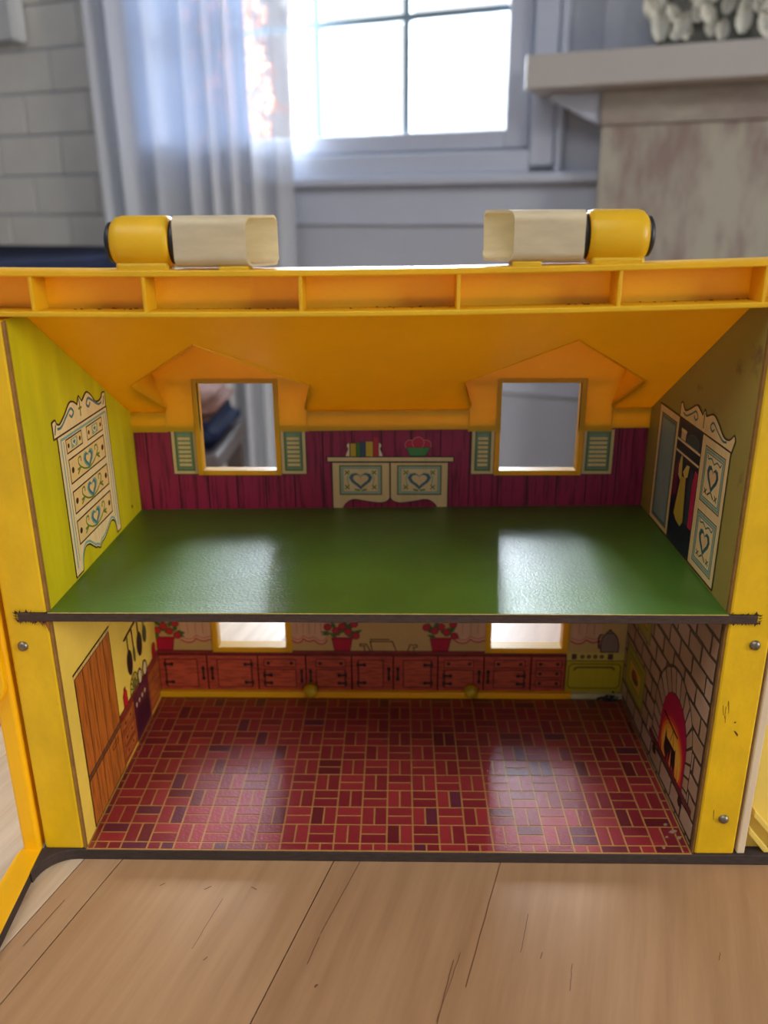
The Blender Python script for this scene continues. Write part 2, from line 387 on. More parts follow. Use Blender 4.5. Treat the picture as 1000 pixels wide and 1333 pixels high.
cpart('top_band', wbox(sK-.004, 1.9, 0, oc+.008, zBand, zM0), mat('whitewashed_band', (172, 164, 150), .7, col2=(138, 122, 118), nscale=(5, 5, 12), ramp=(.35, .6)))
tag(obj('trim_4', wbox(sK-.02, 1.9, .0, .03, zM0+.0, 1.85), M_WALL), kind='structure')
mt = empty('mantel_shelf', W3(sK+.4, zM0, .1)); tag(mt, 'thick pale mantel shelf above the whitewashed chimney column', 'mantel')
mi_ = Matrix.Translation(-mt.location)
def mpart(name, bm, m=M_MANT):
    o = obj(name, bm, m); o.parent = mt; o.matrix_parent_inverse = mi_; bevel(o, .004); return o
mpart('shelf_board', wbox(sMn, 1.9, .032, om, zM0, zM1))
sC2 = wsz(716, 118, .1)[0]
bm = prism(bmesh.new(), [(sC2, zM0), (sK-.005, zM0), (sK-.005, zM0-.07), (sK-.03, zM0-.06), (sC2+.02, zM0-.022), (sC2, zM0-.015)], lambda a, b: W3(a, b, .034), lambda a, b: W3(a, b, .10))
tag(bevel(obj('trim_5', bm, M_TRIM), .004), kind='structure')
aS0, aZ1 = wsz(858, 10, .10); aZ0 = zM1+.002; aS1 = aS0+.62
art = empty('flower_canvas', W3((aS0+aS1)/2, aZ0, .08)); tag(art, 'white sculpted rose petal canvas standing on the mantel shelf', 'artwork')
ai = Matrix.Translation(-art.location)
def apart(name, me, m, mw=None):
    o = link(name, me, m); o.parent = art; o.matrix_parent_inverse = ai
    if mw is not None: o.matrix_world = mw
    return o
M_CANV = mat('grey_canvas', (120, 120, 112), .8, noise=.2, nscale=(30, 30, 30)); M_PET = mat('white_petal', (216, 214, 200), .6, noise=.12, nscale=(30, 30, 30))
o = obj('canvas', wbox(aS0, aS1, .05, .08, aZ0, aZ0+.5), M_CANV); o.parent = art; o.matrix_parent_inverse = ai
pm = bpy.data.meshes.new('petal'); bm = bmesh.new(); R_ = 4; vv = []
for i in range(5):
    t = i/4; w = .5*math.sin(math.pi*(t*.9+.08))**.7
    vv.append([bm.verts.new((w*(k/3-.5)*2, t, .22*(abs(k/3-.5)*2)**2+.25*t*t)) for k in range(4)])
for a, b in zip(vv, vv[1:]):
    for k in range(3): bm.faces.new((a[k], a[k+1], b[k+1], b[k]))
bm.to_mesh(pm); bm.free(); pm.materials.append(M_PET)
for p_ in pm.polygons: p_.use_smooth = True
basis = Matrix((WT, Vector((0, 0, 1)), WN)).transposed().to_4x4()
rnd = random.Random(11); cnt = 0
for gy in range(13):
    for gx in range(19):
        s = aS0+.010+gx*.033+rnd.uniform(-.010, .010); z = aZ0+.022+gy*.036+rnd.uniform(-.010, .010)
        l = rnd.uniform(.045, .066)
        if s > aS1-.02: continue
        o = bpy.data.objects.new('petal', pm); COL.objects.link(o); o.parent = art
        o.matrix_world = Matrix.Translation(W3(s, z, .084+rnd.uniform(0, .022))-art.location) @ basis @ Matrix.Rotation(rnd.uniform(-1.2, 1.2) if gy > 1 else rnd.uniform(-.7, .7), 4, 'Z') @ Matrix.Rotation(rnd.uniform(0, .5), 4, 'X') @ Matrix.Diagonal((l*.62, l, l*.7, 1))
# ---- counter at far left, wall cabinet, stool with cushion
M_NAVY = mat('dark_navy_top', (26, 32, 54), .85, spec=.1, noise=.2, nscale=(20, 20, 20)); M_CAB = mat('white_cabinet_paint', (200, 200, 196), .5, noise=.05)
pA = on(158, 332, 2, .24); sA = (pA-WP).dot(WT); oA = (pA-WP).dot(WN)
cn = empty('counter', W3(sA-.3, FLOORZ, .5)); tag(cn, 'dark navy topped counter at far left behind the yellow roof', 'counter'); cni = Matrix.Translation(-cn.location)
for nm, a, m in (('cabinet_body', (-1.74, sA-.02, .14, max(oA, .3), FLOORZ, .21), M_CAB), ('counter_top', (-1.745, sA, .13, max(oA, .3)+1.0, .21, .24), M_NAVY), ('end_panel', (-1.74, sA-.02, max(oA, .3)+.9, max(oA, .3)+.98, FLOORZ, .21), M_CAB)):
    o = obj(nm, wbox(*a), m); o.parent = cn; o.matrix_parent_inverse = cni; bevel(o, .004)
sW, zW = wsz(18, 52, .07)
wc = empty('wall_cabinet', W3(sW-.3, zW, .16)); tag(wc, 'white wall cabinet, its lower corner showing at the top left of the brick wall', 'cabinet'); wci = Matrix.Translation(-wc.location)
for nm, a, m in (('cabinet_body', (max(sW-.6, -1.74), sW, .014, .055, zW, zW+.6), M_CAB), ('door', (max(sW-.6, -1.74), sW-.002, .056, .07, zW+.002, zW+.6), M_CAB)):
    o = obj(nm, wbox(*a), m); o.parent = wc; o.matrix_parent_inverse = wci; bevel(o, .004)
pS = on(281, 592, 1, 1.15); pN = on(278, 556, 1, 1.15); pT = on(274, 524, 1, 1.15)
M_STOOL = mat('grey_brown_wood', (96, 86, 84), .6, noise=.3, nscale=(10, 10, 60))
st = empty('stool', (pS.x-.16, 1.3, FLOORZ)); tag(st, 'grey brown wooden stool glimpsed through the left dormer window', 'stool')
def sp(name, bm, m, par=st):
    o = obj(name, bm, m); o.parent = par; o.matrix_parent_inverse = Matrix.Translation(-par.location); return o
bevel(sp('seat', B(pS.x-.32, pS.x+.004, 1.15, 1.45, pS.z-.04, pS.z-.001), M_STOOL), .006)
for x in (pS.x-.30, pS.x-.02):
    for y in (1.17, 1.43): sp('leg', B(x-.018, x+.018, y-.018, y+.018, FLOORZ, pS.z-.04), M_STOOL)
sp('apron', B(pS.x-.30, pS.x-.02, 1.165, 1.18, pS.z-.16, pS.z-.04), M_STOOL)
def pillow(x0, x1, y0, y1, z0, z1):
    bm = B(x0, x1, y0, y1, z0, z1); bmesh.ops.bevel(bm, geom=bm.edges[:], offset=min(z1-z0, .05)*.4, segments=3, affect='EDGES'); return bm
tag(obj('cushion', pillow(pN.x-.28, pN.x+.004, 1.16, 1.42, pS.z, pN.z), M_NAVY, None, True), 'dark navy cushion on the stool behind the left dormer window', 'cushion')
tag(obj('blanket', pillow(pT.x-.22, pT.x, 1.17, 1.40, pN.z+.001, pT.z), mat('pinkish_brown_wool', (122, 86, 76), .9, noise=.3, nscale=(40, 40, 40)), None, True), 'folded pinkish brown blanket on the navy cushion, behind the left dormer window', 'blanket')

# ================================================================== TABLE
TZ = -.0065; TD = Vector((math.sin(math.radians(16.8)), math.cos(math.radians(16.8)), 0)); TX = Vector((TD.y, -TD.x, 0))
TC = Vector((0, 0, TZ))
def tw(n, col, col2): return mat(n, col, .42, .45, col2=col2, nscale=(70, 70, 3), ramp=(.30, .62), bump=.05, bscale=150)
# grain runs along local Y of each plank
def plank_mat(n, col, col2):
    m = mat(n, col, .40, .5, col2=col2, nscale=(110, 7, 7), ramp=(.32, .64), bump=.06, bscale=160)
    return m
PM = [plank_mat('table_wood_a', (182, 142, 102), (166, 126, 88)), plank_mat('table_wood_b', (176, 136, 98), (160, 120, 84)), plank_mat('table_wood_c', (186, 148, 110), (170, 130, 94)), plank_mat('table_wood_pale', (214, 190, 160), (192, 164, 130))]
tab = empty('table', (0, 0, FLOORZ)); tag(tab, 'pale brown plank table top under the toy house', 'table')
# u = distance across planks (X at Y=0 times cos)
ca = math.cos(math.radians(16.8))
seams = [-.62, -.50, -.39, -.28, -.1665, -.1454, -.029, .29, .40, .50]
U0, U1 = -.55, .56
TR = Matrix.Rotation(-math.radians(16.8), 4, 'Z')
for i, (a, b) in enumerate(zip(seams, seams[1:])):
    a, b = a*ca, b*ca; gp = .0003
    l = b-a
    bm = B(-l/2+gp, l/2-gp, U0, U1, -.028, 0)
    o = obj('plank', bm, PM[3] if b <= -.1664*ca else PM[(0, 2, 0, 1, 2, 0, 1)[i % 7]], tab); o.matrix_world = Matrix.Translation(Vector((TX*(a+b)/2)) + Vector((0, 0, TZ-FLOORZ))) @ TR
def tf(x, y, z): return TX*x + TD*y + Vector((0, 0, z-FLOORZ))
ua, ub = seams[0]*ca, seams[-1]*ca
def tpiece(n, *a): o = obj(n, B(*a, tf), PM[1], tab); return o
for y in (U0+.06, U1-.06): tpiece('apron', ua+.05, ub-.05, y-.012, y+.012, TZ-.11, TZ-.028)
for x in (ua+.06, ub-.06): tpiece('apron', x-.012, x+.012, U0+.072, U1-.072, TZ-.11, TZ-.028)
for x in (ua+.085, ub-.085):
    for y in (U0+.085, U1-.085): tpiece('leg', x-.03, x+.03, y-.03, y+.03, FLOORZ, TZ-.028)
# cracks and knots lying in the wood: thin dark splits
cr = Print()
def crk(x0, y0, x1, y1, w):
    a = on(x0, y0, 2, TZ); b = on(x1, y1, 2, TZ); rn = random.Random(int(x0*7+y0)); pts = []
    for k in range(9):
        t = k/8; j = rn.uniform(-.00018, .00018); pts.append((a.x+(b.x-a.x)*t+j, a.y+(b.y-a.y)*t))
    cr.line(pts, w*.55, (112, 76, 52))
for c in ((652, 1122, 606, 1285, .0007), (590, 1250, 569, 1333, .0006), (688, 1190, 678, 1240, .0005), (600, 1240, 568, 1330, .0004), (84, 1172, 30, 1232, .0006), (215, 1150, 208, 1153, .0008), (275, 1154, 266, 1158, .0008), (328, 1155, 334, 1158, .0008), (290, 1170, 250, 1235, .0004), (410, 1285, 413, 1282, .0012), (265, 1250, 270, 1246, .0007), (470, 1120, 418, 1215, .0005), (745, 1255, 742, 1290, .0005), (706, 1240, 704, 1248, .0007), (416, 1220, 400, 1255, .0006), (938, 1240, 936, 1250, .0005)):
    crk(*c)
o = cr.build('wood_crack', lambda a, b: Vector((a, b, TZ+.0001-FLOORZ)), P_FLAT, tab); o['kind'] = 'stuff'

# ================================================================== DOLLHOUSE
W2 = .165; D = .1547; WTK = .0225
dh = empty('dollhouse', (0, 0, 0)); tag(dh, 'open yellow toy dollhouse with printed rooms standing on the plank table', 'dollhouse')
def part(name, bm, m, par=dh, smooth=False, bv=0):
    o = obj(name, bm, m, par, smooth)
    if bv: bevel(o, bv)
    return o
fB = lambda off: (lambda a, b: Vector((a, D-off, b)))            # back wall plane
fLw = lambda off: (lambda a, b: Vector((-W2+off, a, b)))         # left wall plane (a = depth)
fRw = lambda off: (lambda a, b: Vector((W2-off, a, b)))
# ---- base
arc = lambda cx, cy, r, a0, a1, n=8: [(cx+r*math.cos(math.radians(a0+(a1-a0)*k/n)), cy+r*math.sin(math.radians(a0+(a1-a0)*k/n))) for k in range(n+1)]
bm = prism(bmesh.new(), [(.26, -.0008), (.26, .163), (-.1893, .163), (-.1888, -.018)] + arc(-.170, -.0185, .0177, 180, 90), lambda a, b: Vector((a, b, TZ)), lambda a, b: Vector((a, b, 0)))
base = part('base_board', bm, M_HBD, bv=.0005)
fl = part('brick_floor', B(-W2, W2, -.0004, D-.0042, 0.00002, .00022), M_GROUT)
# printed bricks
cell = .01463; x_0 = -.1612; y_0 = .0055; cyl = .0149; g = .0005
bmeshes = {}
def bplate(w, d, k):
    key = (round(w, 4), round(d, 4), k)
    if key not in bmeshes:
        bm = B(g, w-g, g, d-g, 0, .00016); bmesh.ops.recalc_face_normals(bm, faces=bm.faces[:])
        me = bpy.data.meshes.new('brick'); bm.to_mesh(me); bm.free(); me.materials.append(BR[k]); bmeshes[key] = me
    return bmeshes[key]
rest = bmesh.new(); nb = 0; rnd = random.Random(5)
for j in range(-1, 11):
    for i in range(-1, 24):
        cx, cy = x_0+(i)*cell, y_0+j*cyl
        if (i+j) % 2 == 0: rs = [(cx, cy, cell, cyl/2), (cx, cy+cyl/2, cell, cyl/2)]
        else: rs = [(cx, cy, cell/2, cyl), (cx+cell/2, cy, cell/2, cyl)]
        for (x, y, w, d) in rs:
            x1, y1 = min(x+w, W2-.0005), min(y+d, D-.0045); x, y = max(x, -W2+.0005), max(y, 0)
            w, d = x1-x, y1-y
            if w < .0028 or d < .0018: continue
            k = rnd.choices(range(5), (6, 6, 5, .8, 1.0))[0]
            if nb < 298:
                o = bpy.data.objects.new('brick', bplate(w, d, k)); COL.objects.link(o); o.parent = fl; o.location = (x, y, .00022); nb += 1
            else: box(rest, x+g, x+w-g, y+g, y+d-g, .00022, .00038, k)
o = obj('bricks_far', rest, BR, fl); o.name = 'brick_rows'; o['kind'] = 'stuff'
# ---- side walls: thick boards, front edge painted yellow, inside covered by printed paper
def slope_z(y, x=0): return .2851-.575*(y-.024)+.009*x
for sgn in (-1, 1):
    poly = [(0, .0), (.158, .0), (.158, slope_z(.158, sgn*.17)-.0005), (.022, slope_z(.022, sgn*.17)-.0005), (0, slope_z(.022, sgn*.17))]
    f0 = lambda a, b: Vector((sgn*(W2+.0012), a, b)); f1 = lambda a, b: Vector((sgn*(W2+WTK), a, b))
    sw = part('side_wall', prism(bmesh.new(), poly, f0, f1), M_YEL, bv=.0012)
    # bare board edge at the inner front corner
    part('board_edge', prism(bmesh.new(), [(.0004, 0), (.0046, 0), (.0046, poly[-1][1]-.001), (.0004, poly[-1][1]-.001)], lambda a, b: Vector((sgn*(W2+.0012), a, b)), lambda a, b: Vector((sgn*(W2+.0002), a+.0004, b))), M_RAW, sw)
    up = [(.003, .14), (.1575, .14), (.1575, poly[2][1]), (.022, poly[3][1]), (.003, poly[4][1])]
    lo = [(.003, 0), (.1575, 0), (.1575, .1405), (.003, .1405)]
    g0 = lambda a, b: Vector((sgn*(W2+.0012), a, b)); g1 = lambda a, b: Vector((sgn*W2, a, b))
    o1 = part('upper_paper', prism(bmesh.new(), up, g0, g1), M_LIME if sgn < 0 else M_OLIVE, sw)
    o2 = part('lower_paper', prism(bmesh.new(), lo, g0, g1), M_CREAM if sgn < 0 else M_MORTAR, sw)
    o1['label'] = 'lime green printed wall paper' if sgn < 0 else 'stained olive printed wall paper'
    if sgn < 0: SWL = sw
    else: SWR = sw
# ---- screws
for (x, z) in ((-.1807, .1254), (.1805, .1275), (.179, .0234)):
    bm = lathe(bmesh.new(), [(.0001, -.0019), (.0014, -.0017), (.0024, -.0010), (.0028, .0002), (.0028, .001)], (x, 0, z), 'y', 20)
    s = part('screw', bm, M_METAL, smooth=True)
# ---- upper floor
def shz(x, y): return .1444 + (x/W2*.0018)*(y/D)
bm = bmesh.new()
pts = [(-.1803, -.0014), (.1793, -.0014), (.1793, .155), (-.1803, .155)]
prism(bm, pts, lambda a, b: Vector((a, b, shz(a, b)-.0048)), lambda a, b: Vector((a, b, shz(a, b)-.0002)))
ufl = part('upper_floor', bm, M_HB, bv=.0004)
prism_ = prism(bmesh.new(), [(-W2-.0004, -.0013), (W2+.0002, -.0013), (W2+.0002, D), (-W2-.0004, D)], lambda a, b: Vector((a, b, shz(a, b)-.0002)), lambda a, b: Vector((a, b, shz(a, b)+.0001)))
o = part('floor_paper', prism_, M_GREEN, ufl); o['label'] = 'green printed floor paper'
o = part('paper_edge', B(-W2, W2, -.0016, -.0012, .1443, .1447), mat('pale_paper_edge', (190, 170, 90), .7, noise=.3, nscale=(300, 300, 300)), ufl)
# torn fibres round the floor slots
M_TORN = mat('torn_fibre', (66, 36, 22), .9, noise=.4, nscale=(400, 400, 400)); M_TORN2 = mat('torn_orange_fibre', (150, 84, 20), .9, noise=.3, nscale=(300, 300, 300))
rnd = random.Random(9)
for sgn, xa, xb in ((-1, -.1815, -.166), (1, .1665, .1805)):
    bm = bmesh.new(); bm2 = bmesh.new()
    def fibre(bm, x, z, w, h, lean):
        a = [bm.verts.new((x-w, -.0002, z)), bm.verts.new((x+w, -.0002, z)), bm.verts.new((x+lean, -.0012, z+h)), bm.verts.new((x, -.0009, z))]
        bm.faces.new((a[0], a[3], a[2])); bm.faces.new((a[3], a[1], a[2])); bm.faces.new((a[0], a[1], a[2]))
    x = xa
    while x < xb:
        w = rnd.uniform(.0003, .0011)
        fibre(bm, x, .1439, w, rnd.uniform(.0003, .0011)*(2.4 if rnd.random() < .3 else 1), rnd.uniform(-.0012, .0012))
        fibre(bm, x+.0002, .1400, w, -rnd.uniform(.0003, .0010)*(2.2 if rnd.random() < .35 else 1), rnd.uniform(-.0012, .0012)); x += rnd.uniform(.0003, .0009)
    if sgn < 0:
        fibre(bm2, -.1668, .1398, .0012, -.0062, .001); fibre(bm2, -.1695, .1398, .0012, -.003, .0008); fibre(bm2, -.173, .1398, .001, -.0022, .0006)
    for z in (.1405, .142, .1435): fibre(bm, (xa if sgn < 0 else xb), z, .0006, .0012, sgn*.0012)
    o = part('torn_edge', bm, M_TORN); o['kind'] = 'stuff'
    if sgn < 0: part('torn_flap', bm2, M_TORN2)
    else: bm2.free()
# scuffs on the right post
cr = Print()
for q in ([(955.5, 940), (958.5, 939), (958, 941), (956, 941.5)], [(955, 951), (958, 952), (961, 956), (960, 959), (957.5, 955)], [(945, 920), (945.8, 919), (943.6, 935), (943, 935)], [(929, 1055), (930, 1054), (929, 1068), (928.6, 1067)]):
    cr.fill([(p.x, p.z) for p in (on(*k, 1, 0) for k in q)], (84, 58, 16))
for k in range(7):
    x0, y0 = rnd.uniform(925, 950), rnd.uniform(900, 935); a = on(x0, y0, 1, 0); b = on(x0+rnd.uniform(-1, 1), y0+rnd.uniform(5, 14), 1, 0)
    cr.line([(a.x, a.z), (b.x, b.z)], .0002, (120, 84, 20))
o = cr.build('scuff', lambda a, b: Vector((a, -.0001, b)), P_FLAT, SWR); o['kind'] = 'stuff'
# ---- back wall with window holes
wx = [(-.1212, -.0733), (.0709, .1207)]
UW = [(a-.003, b+.003, .167, .232) for a, b in wx]; LW = [(a-.003, b+.003, .0365, .088) for a, b in wx]
xs = sorted({-.1875, .1875, *[v for h in UW+LW for v in h[:2]]}); zs = [.0054, .0365, .088, .167, .1975]
bw = part('back_wall', grid_panel(xs, zs, UW+LW, lambda x, z, t: Vector((x, t, z)), D, D+.004), M_TAN)
# pink boards on the bedroom wall
pm_cache = {}
x = -.157-.019; zlo = .1405
po = empty('plank_wall', (0, 0, 0)); po.parent = dh
bd = part('wall_paper', grid_panel([-W2, *xs[1:-1], W2], [zlo, .167, .200], UW, lambda x, z, t: Vector((x, t, z)), D-.0002, D), M_PINKD, po)
while x < W2:
    a, b = max(x, -W2)+.00045, min(x+.019, W2)-.00045
    if b-a > .001:
        bm = bmesh.new()
        segs = [(a, b, zlo, .1668)]
        ups = [(a, b)]
        for h in UW:
            n2 = []
            for (p, q2) in ups:
                if q2 <= h[0] or p >= h[1]: n2.append((p, q2)); continue
                if p < h[0]: n2.append((p, h[0]))
                if q2 > h[1]: n2.append((h[1], q2))
            ups = n2
        for p, q2 in ups: segs.append((p, q2, .1668, .1985))
        for s_ in segs: box(bm, s_[0], s_[1], D-.0005, D-.0002, s_[2], s_[3])
        part('plank', bm, M_PINK, po)
    x += .019
# kitchen paper
kp = part('kitchen_paper', grid_panel([-W2, *xs[1:-1], W2], [.0054, .0365, .088, .139], LW, lambda x, z, t: Vector((x, t, z)), D-.0003, D), M_TAN, bw)

# ---------------------------------------------------------- PRINTS
CRM = (232, 206, 148); DK = (58, 36, 28); TEAL = (122, 166, 150); TEALD = (70, 118, 120); VINE = (108, 128, 40); BLK = (30, 24, 26)
def motif(p, cx, cy, w, h, fl=(218, 190, 130)):
    p.fill(heart(cx, cy, w*1.25, h*1.25), TEAL); p.fill(heart(cx, cy, w, h), TEALD); p.fill(heart(cx, cy+h*.03, w*.62, h*.62), fl)
def shutter(x0, x1, name='shutter'):
    p = Print(); z0, z1 = .1673, .1972
    p.rect(x0, x1, z0, z1, (226, 200, 138)); i = .0022
    p.rect(x0+i, x1-i, z0+i, z1+.0, (122, 150, 110)); p.frame(x0+i+.0008, x1-i-.0008, z0+i+.0008, z1+.001, .0004, (80, 96, 60))
    p.rect(x0+i+.0022, x1-i-.0022, z0+i+.0025, z1-.003, (132, 160, 124))
    n = 7; a0, a1 = x0+i+.0021, x1-i-.0021
    for k in range(n):
        zz = z0+i+.0032+k*(z1-z0-.0095)/n
        p.rect(a0, a1, zz, zz+.0019, (228, 206, 140)); p.rect(a0, a1, zz-.0004, zz, (70, 86, 52))
    p.frame(x0, x1, z0, z1+.002, .0005, (90, 60, 50))
    p.build(name, fB(.0007), P_FLAT, bw)
for a, b in ((-.1408, -.1243), (-.0702, -.0537), (.0528, .0677), (.1240, .1446)): shutter(a, b if b < .14 else .1440)
# bedroom dresser cabinet on the back wall
p = Print()
def halfcab(x0, x1, inner):   # legs and scalloped apron
    s = 1 if inner == x1 else -1; o_ = x0 if s > 0 else x1
    cv = spline([(o_+s*.0068, .1425), (o_+s*.0082, .1465), (o_+s*.0136, .1499), (o_+s*.022, .1487), (o_+s*.031, .1476), (o_+s*.0358, .1488), (inner, .1511)], 4)
    p.shape([(o_, .1425), *cv, (inner, .1754), (o_, .1754)], CRM, DK)
halfcab(-.0373, .0004, .0004); halfcab(.0006, .0383, .0006)
for (a, b) in ((-.0323, -.0051), (.0054, .0337)):
    p.rect(a, b, .1534, .1731, (140, 165, 120)); p.frame(a, b, .1534, .1731, .0005, (92, 100, 44))
    p.frame(a+.0014, b-.0014, .1548, .1717, .0012, (160, 182, 160)); p.rect(a+.0024, b-.0024, .1556, .1709, CRM)
    cx = (a+b)/2; p.fill(heart(cx, .1634, .0158, .0128), TEAL); p.fill(heart(cx, .1634, .0145, .0115), (84, 104, 120)); p.fill(heart(cx, .1637, .0105, .0082), CRM)
    for sx in (-1, 1):
        for zz in (.1585, .1685):
            xx = cx+sx*.0088
            p.line([(xx-.0012, zz-.0012), (xx+.0012, zz+.0012)], .0006, VINE); p.line([(xx-.0012, zz+.0012), (xx+.0012, zz-.0012)], .0006, VINE)
        p.line([(cx+sx*.001, .1563), (cx+sx*.0035, .1568)], .0009, VINE); p.line([(cx+sx*.007, .1690), (cx+sx*.0088, .165), (cx+sx*.008, .160)], .0004, TEAL)
p.shape([(-.0404, .1757), (.0417, .1757), (.0417, .1791), (-.0404, .1791)], CRM, DK)
p.build('heart_cabinet', fB(.0007), P_FLAT, bw)
p = Print()
for c_, x0, x1, zt in (((206, 176, 30), -.0252, -.0213, .1880), ((70, 130, 54), -.0213, -.0186, .1884), ((64, 84, 112), -.0186, -.0153, .1894), ((210, 180, 40), -.0153, -.0104, .1892), ((196, 40, 56), -.0104, -.0072, .1922)):
    p.shape([(x0, .1794), (x1, .1794), (x1, zt), (x0, zt)], c_, None)
    p.line([(x0, .1794), (x0, zt)], .0003, DK)
for s, x in ((-1, -.0256), (1, -.0068)):
    q = spline([(x, .1794), (x, .188), (x+s*.0014, .1878), (x+s*.0018, .186), (x+s*.001, .1845), (x+s*.002, .182), (x+s*.0028, .1794)], 3); p.shape(q, (240, 226, 190), (120, 60, 50), .0003)
p.build('book_row', fB(.0008), P_FLAT, bw)
p = Print()
for x, z, r in ((.0135, .187, .0032), (.0237, .187, .0032), (.0186, .1885, .0037)): p.ell(x, z, r+.0003, r+.0003, (220, 150, 130)); p.ell(x, z, r, r, (196, 34, 66))
p.shape([(.0111, .1853), (.0264, .1853), (.0246, .182), (.0232, .1797), (.0136, .1797), (.0124, .182)], (74, 146, 70), (50, 60, 30), .0003)
p.build('fruit_bowl', fB(.0008), P_FLAT, bw)

# kitchen cabinets along the back wall
RW = (196, 78, 50); RWL = (206, 88, 54); LN = (84, 20, 16)
def hinge(p, x, z, s): # strap hinge pointing in direction s
    p.rect(min(x, x+s*.0062), max(x, x+s*.0062), z-.0008, z+.0008, BLK); p.ell(x+s*.0056, z, .0014, .0015, BLK, 8); p.fill([(x, z-.0021), (x+s*.0030, z), (x, z+.0021)], BLK)
def pull(p, x, z):
    p.rect(x-.0007, x+.0007, z-.0046, z+.0046, BLK); p.ell(x, z+.0040, .0013, .0018, BLK, 8); p.ell(x, z-.0040, .0013, .0018, BLK, 8)
bnd = [-.1648, -.1302, -.0940, -.0598, -.0272, .0024, .0340, .0666, .1000, .1243]
for i in range(9):
    a, b = bnd[i], bnd[i+1]; p = Print(); p.rect(a, b, .0050, .0327, RW); p.line([(a, .005), (a, .0327)], .0007, LN); p.line([(b, .005), (b, .0327)], .0007, LN)
    for z in (.0314, .0064):
        for k in range(12): xx = a+(b-a)*(k+.5)/12; p.line([(xx-.0008, z), (xx+.0008, z)], .0003, (226, 120, 80))
    if i == 8:
        for z in (.0085, .0163, .0241):
            p.rect(a+.0035, b-.0028, z, z+.0056, RWL); p.frame(a+.0035, b-.0028, z, z+.0056, .0004, LN)
            for xx in (a+.0065, b-.0058): p.ell(xx, z+.0028, .0013, .0013, BLK, 8)
    else:
        left_pull = i in (1, 3, 5, 7)
        if left_pull: x0, x1, px, hx, hs = a+.0072, b-.0045, a+.0032, b-.0085, -1
        else: x0, x1, px, hx, hs = a+.0045, b-.0072, b-.0032, a+.0052, 1
        drawer = i in (2, 3, 6, 7)
        zt = .0218 if drawer else .0296
        p.rect(x0, x1, .0076, zt, RWL); p.frame(x0, x1, .0076, zt, .0005, LN)
        if drawer:
            p.rect(x0, x1, .0238, .0300, RWL); p.frame(x0, x1, .0238, .0300, .0004, LN)
            for xx in (x0+.003, x1-.003): p.ell(xx, .0268, .0013, .0013, BLK, 8)
        pull(p, px, .0165 if drawer else .0185)
        hb = x1-.001 if hs < 0 else x0+.001
        for z in ((.0108, .0172) if drawer else (.0112, .0258)): hinge(p, hb+(-hs)*.002, z, hs)
        p.line([(hb+hs*(-.0005), .0076), (hb+hs*(-.0005), zt)], .0004, LN)
    p.build('kitchen_cabinet', fB(.0005), P_WOOD, bw)
p = Print(); p.rect(-.1648, .1243, .0327, .0370, (150, 50, 36)); p.line([(-.1648, .0338), (.1243, .0338)], .0007, LN); p.line([(-.1648, .0369), (.1243, .0369)], .0004, LN)
p.build('counter_top', fB(.0005), P_WOOD, bw)
# stove
p = Print(); p.rect(.1246, .1649, .0050, .0298, (196, 168, 20)); p.rect(.1246, .1649, .0298, .0366, (214, 188, 80))
fr_ = lambda x0, x1, z0, z1, r: arc(x1-r, z1-r, r, 0, 90, 4)+arc(x0+r, z1-r, r, 90, 180, 4)+arc(x0+r, z0+r, r, 180, 270, 4)+arc(x1-r, z0+r, r, 270, 360, 4)
p.shape(fr_(.1265, .1630, .0078, .0272, .003), (204, 176, 26), (110, 90, 10), .0006)
p.line([(.1305, .0226), (.1312, .0240), (.1330, .0246), (.1560, .0246), (.1578, .0240), (.1585, .0226)], .0010, (92, 74, 10))
for x in (.1355, .140, .1445, .149): p.ell(x, .0331, .0016, .0016, (92, 50, 30), 10); p.ell(x, .0331, .0007, .0007, (170, 120, 60), 8)
p.shape([(.1283, .0312), (.1312, .0312), (.1312, .035), (.1283, .035)], (110, 50, 60), DK, .0004); p.shape([(.1535, .0312), (.1566, .0312), (.1566, .035), (.1535, .035)], (110, 50, 60), DK, .0004)
p.line([(.1246, .0298), (.1649, .0298)], .0006, (110, 90, 20)); p.build('stove', fB(.0005), P_FLAT, bw)
# kettle
p = Print(); p.shape(spline([(.1480, .0368), (.1475, .042), (.1482, .048), (.1505, .0515), (.153, .0535), (.1560, .0515), (.1585, .048), (.1600, .042), (.1600, .0368)], 3), (140, 116, 96), (60, 34, 30))
p.line([(.148, .0505), (.1462, .0500), (.1458, .046), (.1464, .040)], .0010, (110, 30, 36)); p.line([(.1505, .0515), (.1560, .0515)], .0005, (60, 34, 30)); p.ell(.1532, .0540, .0012, .0008, (60, 34, 30), 8)
p.build('kettle', fB(.0006), P_FLAT, bw)
# flower pots
def pot(cx, name='flower_pot'):
    p = Print(); rn = random.Random(int(cx*1e4)); zb = .0372
    p.shape([(cx-.0054, zb), (cx+.0054, zb), (cx+.0072, zb+.0100), (cx-.0072, zb+.0100)], (190, 20, 48), (90, 10, 30), .0004); p.rect(cx-.0076, cx+.0076, zb+.0085, zb+.0106, (176, 18, 44))
    for k in range(16):
        a = rn.uniform(0, math.pi); r = rn.uniform(.004, .012); x, z = cx+r*math.cos(a)*1.15, zb+.0105+r*math.sin(a)*.9; d = a+rn.uniform(-.6, .6); l = .0046
        p.fill([(x-l*.5*math.cos(d), z-l*.5*math.sin(d)), (x-l*.35*math.sin(d), z+l*.35*math.cos(d)), (x+l*math.cos(d), z+l*math.sin(d)), (x+l*.35*math.sin(d), z-l*.35*math.cos(d))], (66, 106, 42))
    for dx, dz in ((-.0042, .0158), (.0042, .0150), (.0096, .0118), (.0002, .0190), (-.0100, .0185), (.0085, .0210)):
        p.ell(cx+dx, zb+dz, .0029, .0029, (70, 20, 24), 10); p.ell(cx+dx, zb+dz, .0025, .0025, (196, 36, 44), 10)
    p.build(name, fB(.0007), P_FLAT, bw)
